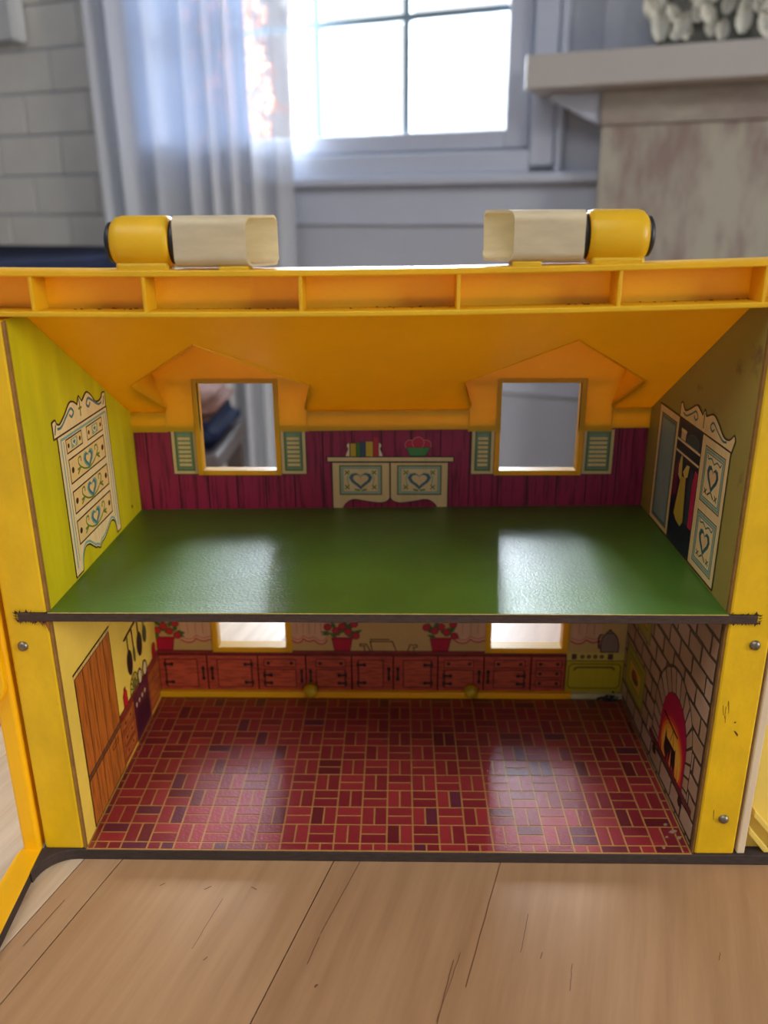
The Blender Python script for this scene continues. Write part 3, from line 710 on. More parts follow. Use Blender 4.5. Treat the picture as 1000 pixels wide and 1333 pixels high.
for x in (-.1590, -.0335, .0355): pot(x)
# cafe curtains
def cafe(x0, x1):
    p = Print(); zb = .0455; n = max(2, round((x1-x0)/.0095)); top = .074; hem = []
    for k in range(n):
        for j in range(6):
            t = j/6; hem.append((x0+(x1-x0)*(k+t)/n, zb-.0022*math.sin(math.pi*t)+.0012*math.sin(k*2.1)))
    hem.append((x1, zb)); p.fill(hem+[(x1, top), (x0, top)], (222, 172, 124))
    p.line(hem, .0008, (196, 56, 62)); p.line([(a, b+.0026) for a, b in hem], .0004, (200, 70, 70))
    for k in range(1, n*2): xx = x0+(x1-x0)*k/(n*2); p.line([(xx, zb+.005), (xx+.0006*(-1)**k, top)], .0003, (176, 120, 84))
    p.build('cafe_curtain', fB(.0006), P_FLAT, bw)
for a, b in ((-.1470, -.1258), (-.0690, -.0440), (.0455, .0670), (.1265, .1475)): cafe(a, b)
# faucets
p = Print(); ck = (96, 56, 26)
for q in ([(-.0178, .0372), (-.0178, .041), (-.021, .041), (-.021, .0425), (-.0165, .0425), (-.0140, .0372)], [(-.0125, .0372), (-.0138, .0445), (.0018, .0445), (.0045, .0372)], [(-.0138, .0462), (-.0005, .0462)], [(.0125, .0372), (.0142, .0420), (.0190, .0420), (.0190, .0400), (.0165, .0400), (.0172, .0372)]): p.line(q, .0006, ck)
p.build('faucet', fB(.0006), P_FLAT, bw)
# yellow foot strip and clips
part('foot_strip', B(-.1655, .1290, D-.0040, D+.004, .0004, .0052), M_PLA, bv=.0008)
part('foot_strip', B(.1290, .1655, D-.0040, D+.004, .0004, .0050), mat('whitened_plastic', (226, 206, 140), .4, noise=.2, nscale=(80, 80, 80)), bv=.0008)
for x in (-.0568, .0579):
    part('clip', lathe(bmesh.new(), [(.0001, -.0075), (.0022, -.0072), (.0040, -.0060), (.0052, -.0040), (.0054, -.0005)], (x, D, .0058), 'y', 20), M_PLA, smooth=True)

# left upper wall: chest of drawers
p = Print()
hd = spline([(.0335, .2307), (.0375, .2312), (.0390, .2290), (.0430, .2280), (.0500, .2310), (.0580, .2355), (.0635, .2350), (.0680, .2325)], 4)+[(.0715, .2365), (.0750, .2330)]+spline([(.0770, .2335), (.0830, .2362), (.0890, .2335), (.0950, .2285), (.1010, .2278), (.1050, .2290), (.1070, .2310), (.1108, .2306)], 4)
p.shape([(.1102, .2222), (.0335, .2222)]+hd, CRM, DK, .0008)
for s, c0 in ((1, .0525), (-1, .0905)):
    p.line(spline([(c0-s*.013, .2262), (c0-s*.008, .2262), (c0, .2300), (c0+s*.006, .2325), (c0+s*.0095, .2300), (c0+s*.0065, .2280), (c0+s*.004, .2295)], 4), .0011, TEALD)
p.line([(.0715, .2260), (.0715, .2345)], .0010, VINE); p.line([(.0695, .2300), (.0735, .2300)], .0010, VINE)
for x in (.0365, .1075): p.line([(x-.001, .2245), (x+.001, .2285)], .001, (70, 90, 90))
ap = spline([(.1050, .1456), (.1040, .1515), (.1010, .1550), (.0960, .1560), (.0900, .1530), (.0840, .1506), (.0790, .1500)], 3)+[(.0750, .1478), (.0712, .1500)]+spline([(.0690, .1502), (.0650, .1530), (.0600, .1560), (.0545, .1566), (.0510, .1540), (.0488, .1500), (.0475, .1456)], 3)
p.shape([(.0375, .1456), (.0375, .2222), (.1105, .2222), (.1115, .1456)]+ap, CRM, DK, .0007)
p.line([(a, b+.0018) for a, b in ap[2:-2]], .0010, TEAL)
p.line([(.0412, .1500), (.0412, .2198), (.1078, .2198), (.1082, .1500)], .0011, TEAL)
p.line([(.0442, .1530), (.0442, .2180)], .0005, TEALD); p.line([(.1046, .1560), (.1046, .2190)], .0005, TEALD)
DR = (228, 194, 122)
for (a, b, z0, z1) in ((.0472, .0688, .2112, .2184), (.0766, .1008, .2108, .2182)):
    p.shape([(a, z0), (b, z0), (b, z1), (a, z1)], DR, DK, .0006)
    for xx in (a+.0028, b-.0028): p.ell(xx, (z0+z1)/2, .0013, .0013, DK, 10)
    cx = (a+b)/2; p.rect(cx-.0045, cx+.0045, z0+.001, z1-.001, (140, 168, 140)); p.fill(heart(cx, (z0+z1)/2+.0002, .0062, .0048), CRM); p.fill(heart(cx, (z0+z1)/2+.0002, .0034, .0026), TEALD)
for (z0, z1) in ((.1948, .2076), (.1782, .1902), (.1608, .1738)):
    a, b = .0476, .1006; p.shape([(a, z0), (b, z0), (b, z1), (a, z1)], DR, DK, .0007); cz = (z0+z1)/2; cx = .0745
    for xx in (a+.0040, b-.0036): p.ell(xx, cz, .0018, .0017, DK, 12)
    motif(p, cx, cz, .0125, .0098, DR)
    for s in (-1, 1):
        p.line(spline([(cx, cz-.0052), (cx+s*.006, cz-.0040), (cx+s*.011, cz-.0018), (cx+s*.0145, cz+.001), (cx+s*.0140, cz+.0038), (cx+s*.0110, cz+.0040), (cx+s*.0108, cz+.0018)], 3), .0008, VINE)
        for dz in (-.003, -.0008): p.line([(cx+s*.0125, cz-.0015), (cx+s*.0165, cz+dz-.0008)], .0010, VINE)
p.build('chest_of_drawers', fLw(.0003), P_FLAT, SWL)
p = Print(); p.ell(.136, .1512, .0012, .0011, (70, 66, 30), 9); p.build('nick', fLw(.0003), P_FLAT, SWL)
# right upper wall: wardrobe
p = Print()
hd = spline([(.0985, .2262), (.0960, .2275), (.0940, .2255), (.0900, .2240), (.0820, .2270), (.0740, .2305), (.0680, .2290), (.0640, .2275)], 4)+[(.0615, .2310), (.0588, .2280)]+spline([(.0560, .2290), (.0490, .2310), (.0420, .2285), (.0340, .2240), (.0280, .2235), (.0240, .2250), (.0205, .2275), (.0188, .2250)], 4)
p.shape([(.0215, .2188), (.0985, .2188)]+hd, CRM, DK, .0008)
for s, c0 in ((1, .0800), (-1, .0420)):
    p.line(spline([(c0+s*.013, .2220), (c0+s*.008, .2215), (c0, .2245), (c0-s*.006, .2270), (c0-s*.0095, .2245), (c0-s*.0065, .2225), (c0-s*.004, .2240)], 4), .0009, TEALD)
p.line([(.0613, .2215), (.0613, .2285)], .0012, VINE)
p.rect(.0600, .0980, .1460, .2188, (22, 26, 48))                       # dark inside
p.shape([(.0978, .1465), (.1340, .1465), (.1340, .2188), (.0978, .2188)], CRM, DK, .0008)       # mirror door
p.rect(.1019, .1293, .1500, .2142, (110, 140, 136)); p.frame(.1019, .1293, .1500, .2142, .0006, (70, 80, 70)); p.frame(.1034, .1278, .1514, .2126, .0010, (70, 100, 106)); p.rect(.1042, .1270, .1522, .2112, (132, 158, 158))
for k in range(5): x = .1075+k*.0036; p.line([(x, .153+k*.002), (x+.004, .168+k*.006)], .0005, (160, 180, 180))
p.shape([(.0222, .1465), (.0600, .1465), (.0600, .2188), (.0222, .2188)], CRM, DK, .0008)       # decorated door
for z0, z1 in ((.1848, .2138), (.1506, .1792)):
    a, b = .0267, .0540; p.frame(a, b, z0, z1, .0005, DK); p.frame(a+.0014, b-.0014, z0+.0014, z1-.0014, .0013, TEAL); p.frame(a+.0028, b-.0028, z0+.0028, z1-.0028, .0005, TEALD)
    cx, cz = (a+b)/2, (z0+z1)/2+.0008; p.fill(heart(cx, cz, .0160, .0150), TEALD); p.fill(heart(cx, cz, .0140, .0128), (52, 84, 88)); p.fill(heart(cx, cz+.0002, .0100, .0094), (228, 190, 136))
    for s in (-1, 1):
        xx = cx+s*.0072
        for dz in (-.0088,): p.line([(xx-.0014, cz+dz-.0012), (xx+.0014, cz+dz+.0012)], .0007, (70, 76, 40)); p.line([(xx-.0014, cz+dz+.0012), (xx+.0014, cz+dz-.0012)], .0007, (70, 76, 40))
        p.line([(cx+s*.0008, cz-.0078), (cx+s*.004, cz-.0098)], .0008, (70, 76, 40)); p.line(spline([(cx, cz+.0072), (cx+s*.004, cz+.0092), (cx+s*.008, cz+.0082), (cx+s*.0092, cz+.0098)], 3), .0007, TEALD)
for z0, z1 in ((.2058, .2072), (.1993, .2006)): p.rect(.0602, .0978, z0, z1, (226, 196, 150))
p.shape([(.0845, .2074), (.0925, .2074), (.0925, .2132), (.0845, .2132)], (220, 192, 150), DK, .0003); p.rect(.0840, .0930, .2118, .2136, (236, 214, 170))
p.shape(spline([(.0640, .2074), (.0650, .2120), (.0720, .2140), (.0800, .2120), (.0820, .2074)], 3), (46, 66, 66), (90, 110, 100), .0003)
p.fill([(.0880, .199), (.0860, .199), (.0842, .1880), (.086, .1850), (.090, .187), (.0905, .193)], (208, 184, 96)); p.fill([(.0780, .196), (.0735, .1965), (.075, .1900), (.079, .1880), (.083, .1905)], (214, 190, 90))
p.fill([(.0850, .1880), (.0775, .1885), (.0745, .1640), (.0780, .1600), (.0850, .1610), (.0905, .1640)], (196, 172, 60))
p.fill([(.0912, .196), (.0905, .176), (.0965, .172), (.0968, .190)], (110, 24, 70)); p.fill([(.0705, .1960), (.0665, .1940), (.0660, .1640), (.0720, .1640), (.0735, .185)], (44, 60, 70))
p.fill([(.0645, .1970), (.0606, .1960), (.0606, .1640), (.0665, .1640), (.0668, .188)], (190, 30, 80))
p.line([(.0602, .2188), (.0602, .1465)], .0006, DK); p.build('wardrobe', fRw(.0003), P_FLAT, SWR)

# left lower wall: dutch door, cabinets, dish washer, pans
p = Print(); OW = (190, 104, 34); a, b = .0160, .0700
p.rect(a, b, .0015, .0978, OW)
for k in range(6):
    x = a+(b-a)*k/5; p.line([(x, .0015), (x, .0978)], .0006, (80, 38, 16))
p.frame(a, b, .0015, .0978, .0008, (52, 30, 16)); p.rect(a-.001, b+.001, .0965, .0990, (226, 190, 100)); p.line([(a-.001, .0992), (b+.001, .0992)], .0008, DK); p.line([(a, .0964), (b, .0964)], .0005, DK)
p.rect(a, b, .0316, .0348, (120, 74, 40)); p.line([(a, .0316), (b, .0316)], .0007, DK); p.line([(a, .0348), (b, .0348)], .0006, DK); p.frame(.0540, .0640, .0250, .0278, .0006, DK)
p.build('dutch_door', fLw(.0003), P_WOODV, SWL)
p = Print()
p.rect(.0705, .1545, .0015, .0330, (176, 88, 36)); p.rect(.0705, .1545, .0330, .0372, (150, 50, 36)); p.line([(.0705, .0331), (.1545, .0331)], .0008, LN); p.line([(.0705, .0372), (.1545, .0372)], .0006, DK)
for z0, z1 in ((.0240, .0315), (.0135, .0215), (.004, .0115)):
    p.rect(.0735, .0935, z0, z1, (186, 96, 40)); p.frame(.0735, .0935, z0, z1, .0006, LN)
    for x in (.0785, .0885): p.ell(x, (z0+z1)/2, .0012, .0012, BLK, 8)
p.frame(.1300, .1530, .004, .0310, .0006, LN)
for z in (.010, .017, .024): p.line([(.1300, z), (.1530, z)], .0005, LN); p.ell(.1415, z+.003, .001, .001, BLK, 8)
p.build('side_cabinet', fLw(.0003), P_WOOD, SWL)
p = Print(); p.shape([(.0965, .0015), (.1270, .0015), (.1270, .0352), (.0965, .0352)], (88, 24, 44), (50, 12, 26), .0007)
p.rect(.0990, .1245, .004, .0225, (58, 14, 34))
for k in range(4): p.line([(.100+k*.006, .006), (.102+k*.006, .020)], .0006, (40, 10, 26))
for x in (.101, .107, .113, .119): p.ell(x, .0265, .0016, .0016, (190, 160, 120), 9)
p.build('dishwasher', fLw(.0005), P_FLAT, SWL)
p = Print()
for x, z in ((.1130, .0405), (.1240, .0405)): p.ell(x, z, .0048, .0060, (60, 40, 30)); p.ell(x, z, .0034, .0046, (220, 196, 140))
for k in range(9):
    t = math.pi*k/8; p.line([(.1020, .0378), (.1020+.0085*math.cos(t), .0378+.0115*math.sin(t))], .0006, (96, 100, 40))
p.line([(.1020+r_*math.cos(math.pi*k/10), .0378+1.35*r_*math.sin(math.pi*k/10)) for r_ in (.0085,) for k in range(11)], .0007, (96, 100, 40)); p.line([(.1020+.005*math.cos(math.pi*k/10), .0378+.007*math.sin(math.pi*k/10)) for k in range(11)], .0006, (96, 100, 40))
p.build('dish_rack', fLw(.0004), P_FLAT, SWL)
p = Print(); p.shape([(.0800, .0373), (.0870, .0373), (.0870, .0455), (.0852, .0478), (.0852, .0496), (.0825, .0496), (.0825, .0478), (.0800, .0455)], (196, 28, 34), (100, 10, 20), .0004); p.build('red_bottle', fLw(.0004), P_FLAT, SWL)
p = Print(); p.shape([(.1420, .0373), (.1500, .0373), (.1500, .0440), (.1475, .0470), (.1445, .0470), (.1420, .0440)], (186, 30, 40), (100, 10, 20), .0004); p.build('red_jar', fLw(.0004), P_FLAT, SWL)
p = Print(); p.fill([(.0915, .0785), (.0930, .0770), (.1290, .0800), (.1285, .0822)], (60, 46, 24))
p.build('pan_rail', fLw(.0003), P_FLAT, SWL)
for cx, cz, rx, rz, zt, c in ((.0985, .0592, .0050, .0088, .0788, BLK), (.1080, .0600, .0022, .0056, .0795, (96, 96, 50)), (.1195, .0612, .0052, .0086, .0800, BLK), (.1310, .0625, .0040, .0062, .0800, (70, 86, 50))):
    p = Print(); p.line([(cx, cz), (cx-.0008, zt)], .0013, (70, 52, 26)); p.ell(cx, cz, rx, rz, c, 18); p.build('hanging_pan', fLw(.0004), P_FLAT, SWL)

# right lower wall: stones, oven, fireplace
sp_ = bpy.data.meshes
rnd = random.Random(21); course = .01228; sl = .0193
SO = empty('stone_wall', (0, 0, 0)); SO.parent = dh
def inarch(y, z): return ((y-.050)/.0335)**2+((max(z, .045)-.045)/.0385)**2 < 1 and z > .016
def inoven(y, z): return (.1045 < y < .1475 and .018 < z < .0505) or (.1035 < y < .1355 and .069 < z < .101)
for j in range(0, 12):
    z0 = .0041+(j-1)*course; y = -.006 + (sl/2 if j % 2 else 0)
    while y < .157:
        l = sl*rnd.uniform(.92, 1.08); y0, y1 = max(y, .0035), min(y+l, .1540); zc0, zc1 = max(z0, .0006), min(z0+course, .1392)
        y += l
        if y1-y0 < .003 or zc1-zc0 < .002: continue
        cy, cz = (y0+y1)/2, (zc0+zc1)/2
        if inarch(cy, cz) and all(inarch(a, b) for a in (y0+.002, y1-.002) for b in (zc0+.001, zc1-.001)): continue
        m_ = .0012; jt = lambda: rnd.uniform(-.0005, .0005)
        q = [(y0+m_+jt(), zc0+m_+jt()), (cy+jt(), zc0+m_+jt()), (y1-m_+jt(), zc0+m_+jt()), (y1-m_+jt(), zc1-m_+jt()), (cy+jt(), zc1-m_+jt()), (y0+m_+jt(), zc1-m_+jt())]
        o = obj('stone', prism(bmesh.new(), q, fRw(0), fRw(.0002)), ST[rnd.randrange(3)], SO)
# arch
def aout(t): # outer boundary from right foot to left foot (t 0..1)
    if t < .18: return (.0165, .0165+(.0285)*t/.18)
    if t > .82: return (.0835, .045-.0285*(t-.82)/.18)
    a = math.pi*(t-.18)/.64; return (.050-.0335*math.cos(a), .045+.0385*math.sin(a))
def ain(t):
    if t < .18: return (.0245, .0165+.0245*t/.18)
    if t > .82: return (.0695, .041-.0245*(t-.82)/.18)
    a = math.pi*(t-.18)/.64; return (.047-.0225*math.cos(a), .041+.0268*math.sin(a))
ring = [aout(k/40) for k in range(41)]
obj('arch_mortar', prism(bmesh.new(), ring, fRw(0), fRw(.00025)), M_MORTAR, SO)
nv = 17
for k in range(nv):
    t0, t1 = k/nv+.006, (k+1)/nv-.006; mid = lambda a, b, w: (a[0]+(b[0]-a[0])*w, a[1]+(b[1]-a[1])*w)
    q = [mid(aout(t0), ain(t0), .12), mid(aout((t0+t1)/2), ain((t0+t1)/2), .1), mid(aout(t1), ain(t1), .12), mid(aout(t1), ain(t1), .96), mid(aout(t0), ain(t0), .96)]
    obj('stone', prism(bmesh.new(), q, fRw(.00025), fRw(.0004)), ST[k % 3], SO)
p = Print()
cols = [(176, 16, 62), (190, 28, 54), (214, 70, 40), (232, 120, 34), (240, 160, 44), (246, 186, 60)]
for k, c in enumerate(cols):
    s = 1-k*.055; cz = .020
    poly = [(.047+(y-.047)*s*(.97 if k else 1), cz+(z-cz)*(1-(.22 if k else 0)-k*.055)) for (y, z) in (ain(i/36) for i in range(37)) if z > .019]
    p.fill(poly, c)
p.fill([(.0640, .0490), (.0655, .0475), (.0395, .0452), (.0385, .0465)], BLK); p.line([(.0470, .046), (.0500, .0370)], .0004, BLK); p.line([(.0470, .046), (.0440, .0370)], .0004, BLK)
p.fill([(.0580, .0405), (.0560, .0360), (.0410, .0360), (.0400, .0385), (.0380, .0250), (.0420, .0205), (.0540, .0205), (.0590, .0270)], (26, 20, 26))
for k in range(9):
    x = .0300+k*.0042; h_ = .006+.004*((k*5) % 3); p.fill([(x-.0022, .0195), (x, .0195+h_), (x+.0022, .0195)], ((214, 70, 40), (236, 140, 50), (180, 30, 50))[k % 3])
for k in range(6): p.fill([(.028+k*.007, .0190), (.0335+k*.007, .0225), (.0365+k*.007, .0215), (.031+k*.007, .0182)], (58, 28, 30))
p.build('fire', fRw(.0005), P_FLAT, SO)
p = Print(); p.shape([(.0080, .0182), (.0860, .0190), (.0860, .0222), (.0080, .0214)], (112, 40, 44), (52, 18, 26), .0005)
for x in (.0225, .0720): p.fill([(x, .0185), (x+.0045, .0185), (x+.0055, .0125), (x+.003, .0112), (x-.0015, .0125)], (34, 20, 28))
p.build('fire_grate', fRw(.0006), P_FLAT, SO)
for (y0, y1, z0, z1) in ((.1052, .1470, .0188, .0500), (.1040, .1350, .0696, .1005)):
    p = Print(); GR = (164, 158, 40)
    p.shape([(y0, z0), (y1, z0), (y1, z1), (y0, z1)], GR, (84, 84, 24), .0007); m_ = .0045; p.frame(y0+m_*.4, y1-m_*.4, z0+.0018, z1-.0018, .0004, (120, 118, 40))
    p.shape([(y0+m_*1.6, z0+.007), (y1-m_*1.6, z0+.007), (y1-m_*1.6, z1-.009), (y0+m_*1.6, z1-.009)], (204, 164, 60), (90, 70, 20), .0005)
    cx, cz = (y0+y1)/2, (z0+z1)/2-.001; p.ell(cx, cz-.001, .0078, .0036, (50, 28, 36), 14); p.ell(cx+.001, cz+.0012, .0062, .0030, (150, 40, 46), 14)
    p.line([(y0+.006, z1-.0055), (y1-.006, z1-.0055)], .0009, (96, 92, 30)); p.build('wall_oven', fRw(.0004), P_FLAT, SO)

# ---------------------------------------------------------- ROOF
xc = (-.0973, .0958); HW = .0520; CW = .0447; ZA = .2668; ZE = .2352; YF = .1528; EL = .2090
YS = lambda z: .024+(.2851-z)/.575      # slope depth at height z
dz = lambda x: .009*x
# slope sheet with the two house-shaped dormer holes, built by triangulating its outline
def hole(c): return [(c-CW, EL), (c-CW, ZE-.0215+.0), (c-HW, ZE), (c, ZA), (c+HW, ZE), (c+CW, ZE-.0215), (c+CW, EL)]
X0, X1 = -.1925, .1925; ZTOP = .2905
out = [(X0, EL)]
for c in xc: out += hole(c)
out += [(X1, EL), (X1, ZTOP), (X0, ZTOP)]
vs = [Vector((a*1000, b*1000)) for a, b in out]
ov, oe, of, *_x = delaunay_2d_cdt(vs, [], [list(range(len(vs)))], 1, 1e-5)
me = bpy.data.meshes.new('roof_slope'); me.from_pydata([(v.x/1000, YS(v.y/1000), v.y/1000+dz(v.x/1000)) for v in ov], [], of)
bm = bmesh.new(); bm.from_mesh(me); bpy.data.meshes.remove(me)
rs = part('roof_slope', bm, M_PLA)
for p_ in rs.data.polygons:
    if p_.normal.z < 0: p_.flip()
md = rs.modifiers.new('thick', 'SOLIDIFY'); md.thickness = .0016; md.offset = 1
# eave lips
segs = [(X0, xc[0]-CW), (xc[0]+CW, xc[1]-CW), (xc[1]+CW, X1)]
for a, b in segs:
    f_ = lambda x, y, z: Vector((x, y, z+dz(x)))
    part('eave_lip', B(a, b, .1526, .1546, .1970, EL+.001, f_), M_PLA, bv=.0004)
    part('eave_overhang', B(a, b, .1546, .159, EL-.001, EL+.001, f_), M_PLA)
for c, (wa, wb) in zip(xc, wx):
    do = empty('dormer', (0, 0, 0)); do.parent = dh
    d_ = dz(c)
    # roof planes, soffits and cheeks run straight back from the hole edge to the front panel
    h = hole(c); bm = bmesh.new()
    front = [bm.verts.new((x, YS(z), z+d_)) for x, z in h]; back = [bm.verts.new((x, YF+.004, z+d_)) for x, z in h]
    for i in range(len(h)-1): bm.faces.new((front[i], front[i+1], back[i+1], back[i]))
    o = part('dormer_shell', bm, M_PLA, do); md = o.modifiers.new('thick', 'SOLIDIFY'); md.thickness = .0012; md.offset = 0
    # gable panel with window opening
    q = Print(); bm = bmesh.new()
    zb_ = .1670; zmid = .1962
    zo0, zo1 = .1702, .2272
    def col(poly): prism(bm, poly, lambda a, b: Vector((a, YF, b)), lambda a, b: Vector((a, YF+.003, b)))
    col([(c-CW-.0008, zmid), (wa, zmid), (wa, zo1), (c-HW*.86, zo1), (c-HW-.0006, ZE+d_), (c-CW-.0008, ZE-.0218+d_)])
    col([(wb, zmid), (c+CW+.0008, zmid), (c+CW+.0008, ZE-.0218+d_), (c+HW+.0006, ZE+d_), (c+HW*.86, zo1), (wb, zo1)])
    col([(c-HW*.86, zo1), (c+HW*.86, zo1), (c+HW+.0006, ZE+d_), (c, ZA+d_+.0008), (c-HW-.0006, ZE+d_)])
    part('gable_panel', bm, M_PLA, do)
    bm = bmesh.new()
    for (x0, x1, z0, z1) in ((wa-.0032, wa, zb_, zo1+.003), (wb, wb+.0032, zb_, zo1+.003), (wa, wb, zb_, zo0), (wa, wb, zo1, zo1+.003)):
        box(bm, x0, x1, YF-.0004, YF+.0085, z0, z1)
    part('window_frame', bm, M_PLA, do, bv=.0004)
for wa, wb in wx:
    bm = bmesh.new()
    for (x0, x1, z0, z1) in ((wa-.0040, wa, .0358, .0885), (wb, wb+.0044, .0358, .0885), (wa, wb, .0358, .0398), (wa, wb, .085, .0885)):
        box(bm, x0, x1, D-.0012, D+.0085, z0, z1)
    part('kitchen_window_frame', bm, M_PLA, bv=.0004)
# ridge beam: open channel with ribs
bow = lambda x: .0088*x+.0017*(x/.163)**2
XB0, XB1 = -.215, .225
def strip(y0, y1, z0, z1):
    bm = bmesh.new(); n = 16; prev = None
    for k in range(n+1):
        x = XB0+(XB1-XB0)*k/n; e = bow(x)
        r_ = [bm.verts.new((x, y, z+e)) for y, z in ((y0, z0), (y1, z0), (y1, z1), (y0, z1))]
        if prev:
            for i in range(4): bm.faces.new((prev[i], prev[(i+1) % 4], r_[(i+1) % 4], r_[i]))
        else: bm.faces.new(r_)
        prev = r_
    bm.faces.new(prev); return bm
part('ridge_top', strip(-.0002, .018, .3024, .3052), M_PLA, bv=.0006)
part('ridge_bottom', strip(-.0006, .018, .2856, .2880), M_PLA, bv=.0006)
part('ridge_web', strip(.0145, .0165, .2870, .3030), M_PLA)
for px in (40, 187, 391, 597, 807, 996):
    x = on(px, 380, 1, 0).x; e = bow(x)
    bm = prism(bmesh.new(), [(.0002, .2878+e), (.0150, .2878+e), (.0150, .3026+e), (.0002, .3026+e)], lambda a, b: Vector((x-.0008, a, b)), lambda a, b: Vector((x+.0008, a, b)))
    part('ridge_rib', bm, M_PLA, bv=.0003)
# dirt lodged in the channel
bm = bmesh.new(); rnd = random.Random(4)
for (pa, pb, n) in ((80, 180, 12), (250, 330, 5), (345, 388, 6), (450, 590, 12), (735, 800, 9), (830, 985, 14)):
    for k in range(n):
        x = on(rnd.uniform(pa, pb), 398, 1, .008).x; y = rnd.uniform(.009, .0142); s = rnd.uniform(.00012, .0004); z = .2880+bow(x)
        box(bm, x-s*1.6, x+s*1.6, y-s, y+s, z-.0002, z+s*.9)
o = part('dirt', bm, mat('dust', (110, 60, 24), .9, noise=.3, nscale=(300, 300, 300))); o['kind'] = 'stuff'
# hinge knuckles and broken handle stubs
def rsq(cy, cz, hy, hz, r, n=9):
    return arc(cy+hy-r, cz+hz-r, r, 0, 90, n)+arc(cy-hy+r, cz+hz-r, r, 90, 180, n)+arc(cy-hy+r, cz-hz+r, r, 180, 270, n)+arc(cy+hy-r, cz-hz+r, r, 270, 360, n)
for sgn, xo, xi, xe in ((-1, -.1168, -.0912, -.0472), (1, .1115, .0862, .0434)):
    zc = .3162+bow(xi); cyk = .0115; dirx = 1 if xi > xo else -1; R = .0109
    L_ = abs(xi-xo)
    prof = [(.0060, 0), (.0084, .0004), (R-.0006, .0022), (R, .0048), (R, L_-.0022), (R-.0004, L_-.0006), (R-.0012, L_)]
    kn = part('hinge_knuckle', lathe(bmesh.new(), [(r, dirx*h_) for r, h_ in prof], (xo, cyk, zc), 'x', 32), M_PLA, smooth=True)
    part('axle_cap', lathe(bmesh.new(), [(.0002, -dirx*.0024), (.0066, -dirx*.0022), (.0084, -dirx*.0012), (.0084, dirx*.0010)], (xo, cyk, zc), 'x', 20), M_BLACK, kn, True)
    part('axle', lathe(bmesh.new(), [(.0092, 0), (.0092, dirx*.0028)], (xi, cyk, zc), 'x', 24), M_BLACK, kn, True)
    xa, xb = sorted((xo+dirx*.0012, xi-dirx*.0004))
    part('saddle', B(xa+.001, xb-.0004, .0032, .0165, zc-.0125, zc-.0080), M_PLA, kn, bv=.0012)
    # hollow rounded-square stub, front side cut back so that the inside shows
    xs0 = xi+dirx*.0026; bm = bmesh.new(); n_o = rsq(cyk, zc+.0004, .0104, .0104, .0044); n_i = rsq(cyk, zc+.0004, .0093, .0093, .0036)
    n = len(n_o); rnd = random.Random(8+sgn)
    def xend(y):    # the near face ends earlier than the far face
        t = (y-(cyk-.01))/.02; return xe-dirx*.0105*(1-t) if t < .5 else xe-dirx*.0105*(1-t)*.35+rnd.uniform(-.0003, .0003)
    fo = [bm.verts.new((xs0, *q_)) for q_ in n_o]; eo = [bm.verts.new((xend(q_[0]), *q_)) for q_ in n_o]; ei = [bm.verts.new((e_.co.x, *q_)) for q_, e_ in zip(n_i, eo)]; fi = [bm.verts.new((xs0+dirx*.002, *q_)) for q_ in n_i]
    for i in range(n):
        j = (i+1) % n
        for A, B_ in ((fo, eo), (eo, ei), (ei, fi)): bm.faces.new((A[i], A[j], B_[j], B_[i]))
    bm.faces.new(fo); bm.faces.new(fi)
    part('handle_stub', bm, M_WHP)
    xm = xe-dirx*.0105
    xa, xb = sorted((xm, xm-dirx*.0125)); part('stub_rest', B(xa, xb, .0015, .0145, zc-.0122, zc-.0096), M_PLA, kn, bv=.0006)

# ---------------------------------------------------------- swung-out half on the left, cream panel on the right
fw = empty('hinged_front', (0, 0, 0)); fw.parent = dh
def fpart(n, bm, m, bv=.0): return part(n, bm, m, fw, False, bv)
sk = lambda y: -.1895-.05*min(0, y)*(-1)*(-1) if False else -.1900+(.055*(-y) if y < 0 else 0)
poly = [(-.2012, -.30), (-.2012, -.014)] + arc(-.1962, -.0090, .005, 180, 90, 5) + [(-.1900, -.0035), (-.1900, -.004), (sk(-.30), -.30)]
poly = [(-.2012, -.30), (-.2012, -.012)]+arc(-.1942, -.0052, .007, 180, 90, 5)+[(-.1896, .0018), (-.1896, -.001), (sk(-.30), -.30)]
bb = [(-.2010, -.30), (-.2010, -.012), (-.196, .001), (-.1890, .001), (-.1888, -.0185), (sk(-.30)+.001, -.30)]
fpart('rim_board', prism(bmesh.new(), bb, lambda a, b: Vector((a, b, TZ)), lambda a, b: Vector((a, b, -.0006))), M_HBD)
fpart('rim_cap', prism(bmesh.new(), poly, lambda a, b: Vector((a, b, -.0006)), lambda a, b: Vector((a, b, .0004))), mat('bright_yellow_plastic', (250, 184, 0), .4, noise=.06, nscale=(30, 30, 30)), .0)
M_BY = MATS['bright_yellow_plastic']
fpart('pillar', prism(bmesh.new(), fr_(-.1994, -.1898, -.0015, .012, .002), lambda a, b: Vector((a, b, .0004)), lambda a, b: Vector((a, b, .26))), M_BY)
zc_ = on(10, 900, 1, -.004).z
q = [(-.1905, .26), (-.30, .26), (-.30, zc_-.012)]+[(a, b) for a, b in arc(-.2085, zc_+.006, .018, 270, 360, 8)]
fpart('arch_panel', prism(bmesh.new(), q, lambda a, b: Vector((a, -.0062, b)), lambda a, b: Vector((a, -.0016, b))), M_BY, .0006)
rp = empty('side_panel', (0, 0, 0)); rp.parent = dh
M_CP = mat('cream_panel', (226, 204, 168), .5, noise=.12, nscale=(30, 30, 30)); M_PY = mat('pale_yellow_plastic', (250, 222, 110), .4, trans=((255, 225, 120), .25), noise=.1, nscale=(30, 30, 30))
part('panel_edge', B(.1892, .1934, .0004, .012, .0002, .27), M_CP, rp, bv=.0006)
part('panel_board', B(.1934, .255, .006, .011, .078, .27), M_CP, rp)
part('panel_inset', B(.1934, .255, .0060, .0105, .0002, .078), M_PY, rp)
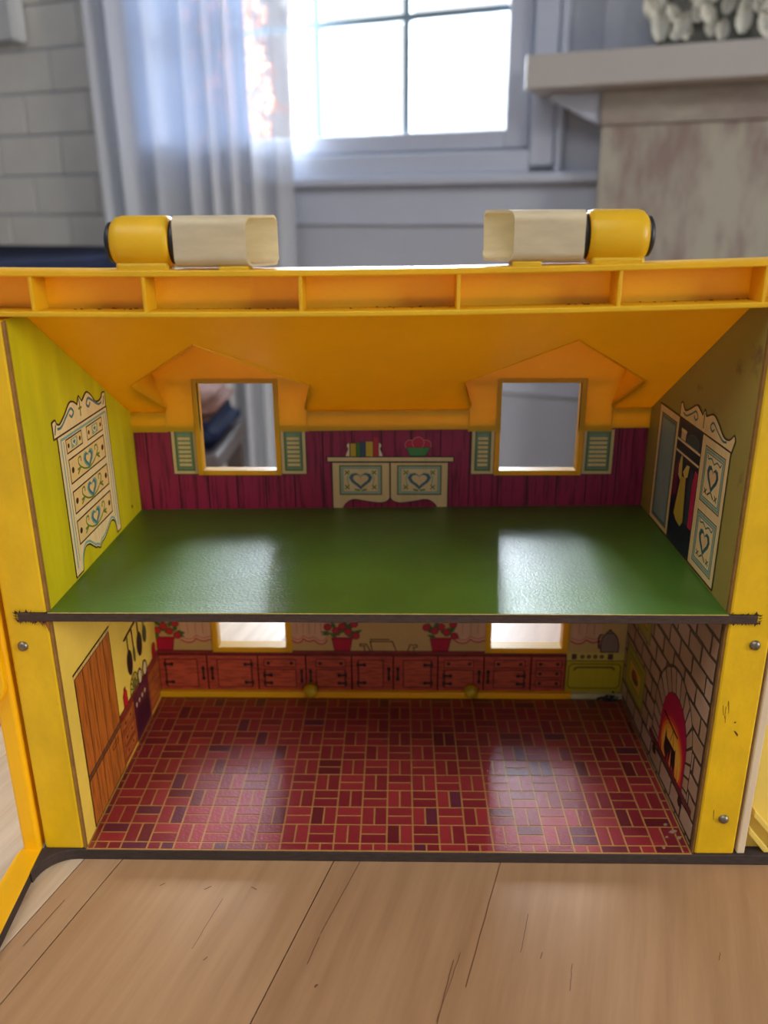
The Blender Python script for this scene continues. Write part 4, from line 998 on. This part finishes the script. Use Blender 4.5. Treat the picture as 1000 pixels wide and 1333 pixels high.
for k, (x0, z0, x1, z1) in enumerate(((.1942, .0125, .2040, .0004), (.1955, .0235, .215, .0004))):
    d = Vector((x1-x0, 0, z1-z0)); nrm = Vector((d.z, 0, -d.x)).normalized()*-.0016
    pts = [Vector((x0, 0, z0)), Vector((x1, 0, z1)), Vector((x1, 0, z1))+Vector((.004, 0, 0)), Vector((x0, 0, z0))+Vector((0, 0, .0045))]
    bm = prism(bmesh.new(), [(v.x, v.z) for v in pts], lambda a, b: Vector((a, .0010, b)), lambda a, b: Vector((a, .006, b)))
    part('step_ridge', bm, M_PY, rp, bv=.0005)

# ================================================================== small loose things
bm = bmesh.new()
c = on(789, 903, 2, .003); rnd = random.Random(2)
for k in range(26):
    p0 = Vector((c.x+.002+rnd.gauss(0, .0022), .149+rnd.gauss(0, .0012), .0006+abs(rnd.gauss(.0018, .0022)))); p1 = p0+Vector((rnd.uniform(-.003, .003), rnd.uniform(-.001, .001), rnd.uniform(-.002, .002)))
    p1.z = max(.0006, p1.z); p1.y = min(p1.y, .1505); p0.y = min(p0.y, .1505); p0.x = min(p0.x, .161); p1.x = min(p1.x, .161)
    tube(bm, [p0, p1], .0007, 5)
tag(obj('lint_clump', bm, mat('grey_lint', (60, 58, 58), .95, noise=.3, nscale=(300, 300, 300))), 'dark grey lint clump in the rear right corner of the kitchen floor', 'lint')
M_CHIP = mat('paint_chip', (176, 138, 104), .7, noise=.3, nscale=(300, 300, 300))
lab = ['largest tan paint chip on the brick floor by the stone wall', 'small tan paint chip nearest the front edge of the brick floor', 'small tan paint chip behind the largest chip by the stone wall', 'tiny tan paint chip left of the largest chip on bricks', 'thin tan paint chip close against the stone wall base']
for (px, py, r_), lb in zip(((876, 1083, .0024), (864, 1104, .0012), (866, 1074, .0012), (868, 1090, .001), (884, 1092, .0013)), lab):
    c = on(px, py, 2, .0005); rn = random.Random(px)
    q = [(c.x+r_*rn.uniform(.6, 1.1)*math.cos(a), c.y+r_*.7*rn.uniform(.6, 1.1)*math.sin(a)) for a in (0, 1.2, 2.3, 3.4, 4.6, 5.5)]
    tag(obj('paint_chip', prism(bmesh.new(), q, lambda a, b: Vector((a, b, .0004)), lambda a, b: Vector((a, b, .0011+.2*(a-c.x))))  , M_CHIP), lb, 'paint chip', 'paint chips on the brick floor')
# orange card on the table beyond the left pillar
p0 = on(0, 945, 2, TZ); cdE = empty('orange_card', (p0.x-.05, p0.y+.04, TZ)); tag(cdE, 'orange card with a red edge lying on the table behind the left pillar', 'card')
def cdp(n, a, m): o = obj(n, B(*a), m); o.parent = cdE; o.matrix_parent_inverse = Matrix.Translation(-cdE.location)
cdp('sheet', (p0.x-.12, p0.x+.03, p0.y+.003, p0.y+.09, TZ, TZ+.0006), mat('orange_print', (240, 150, 96), .5, noise=.15, nscale=(50, 50, 50)))
cdp('border', (p0.x-.12, p0.x+.03, p0.y, p0.y+.003, TZ, TZ+.0007), mat('red_print', (206, 70, 60), .5, noise=.1))
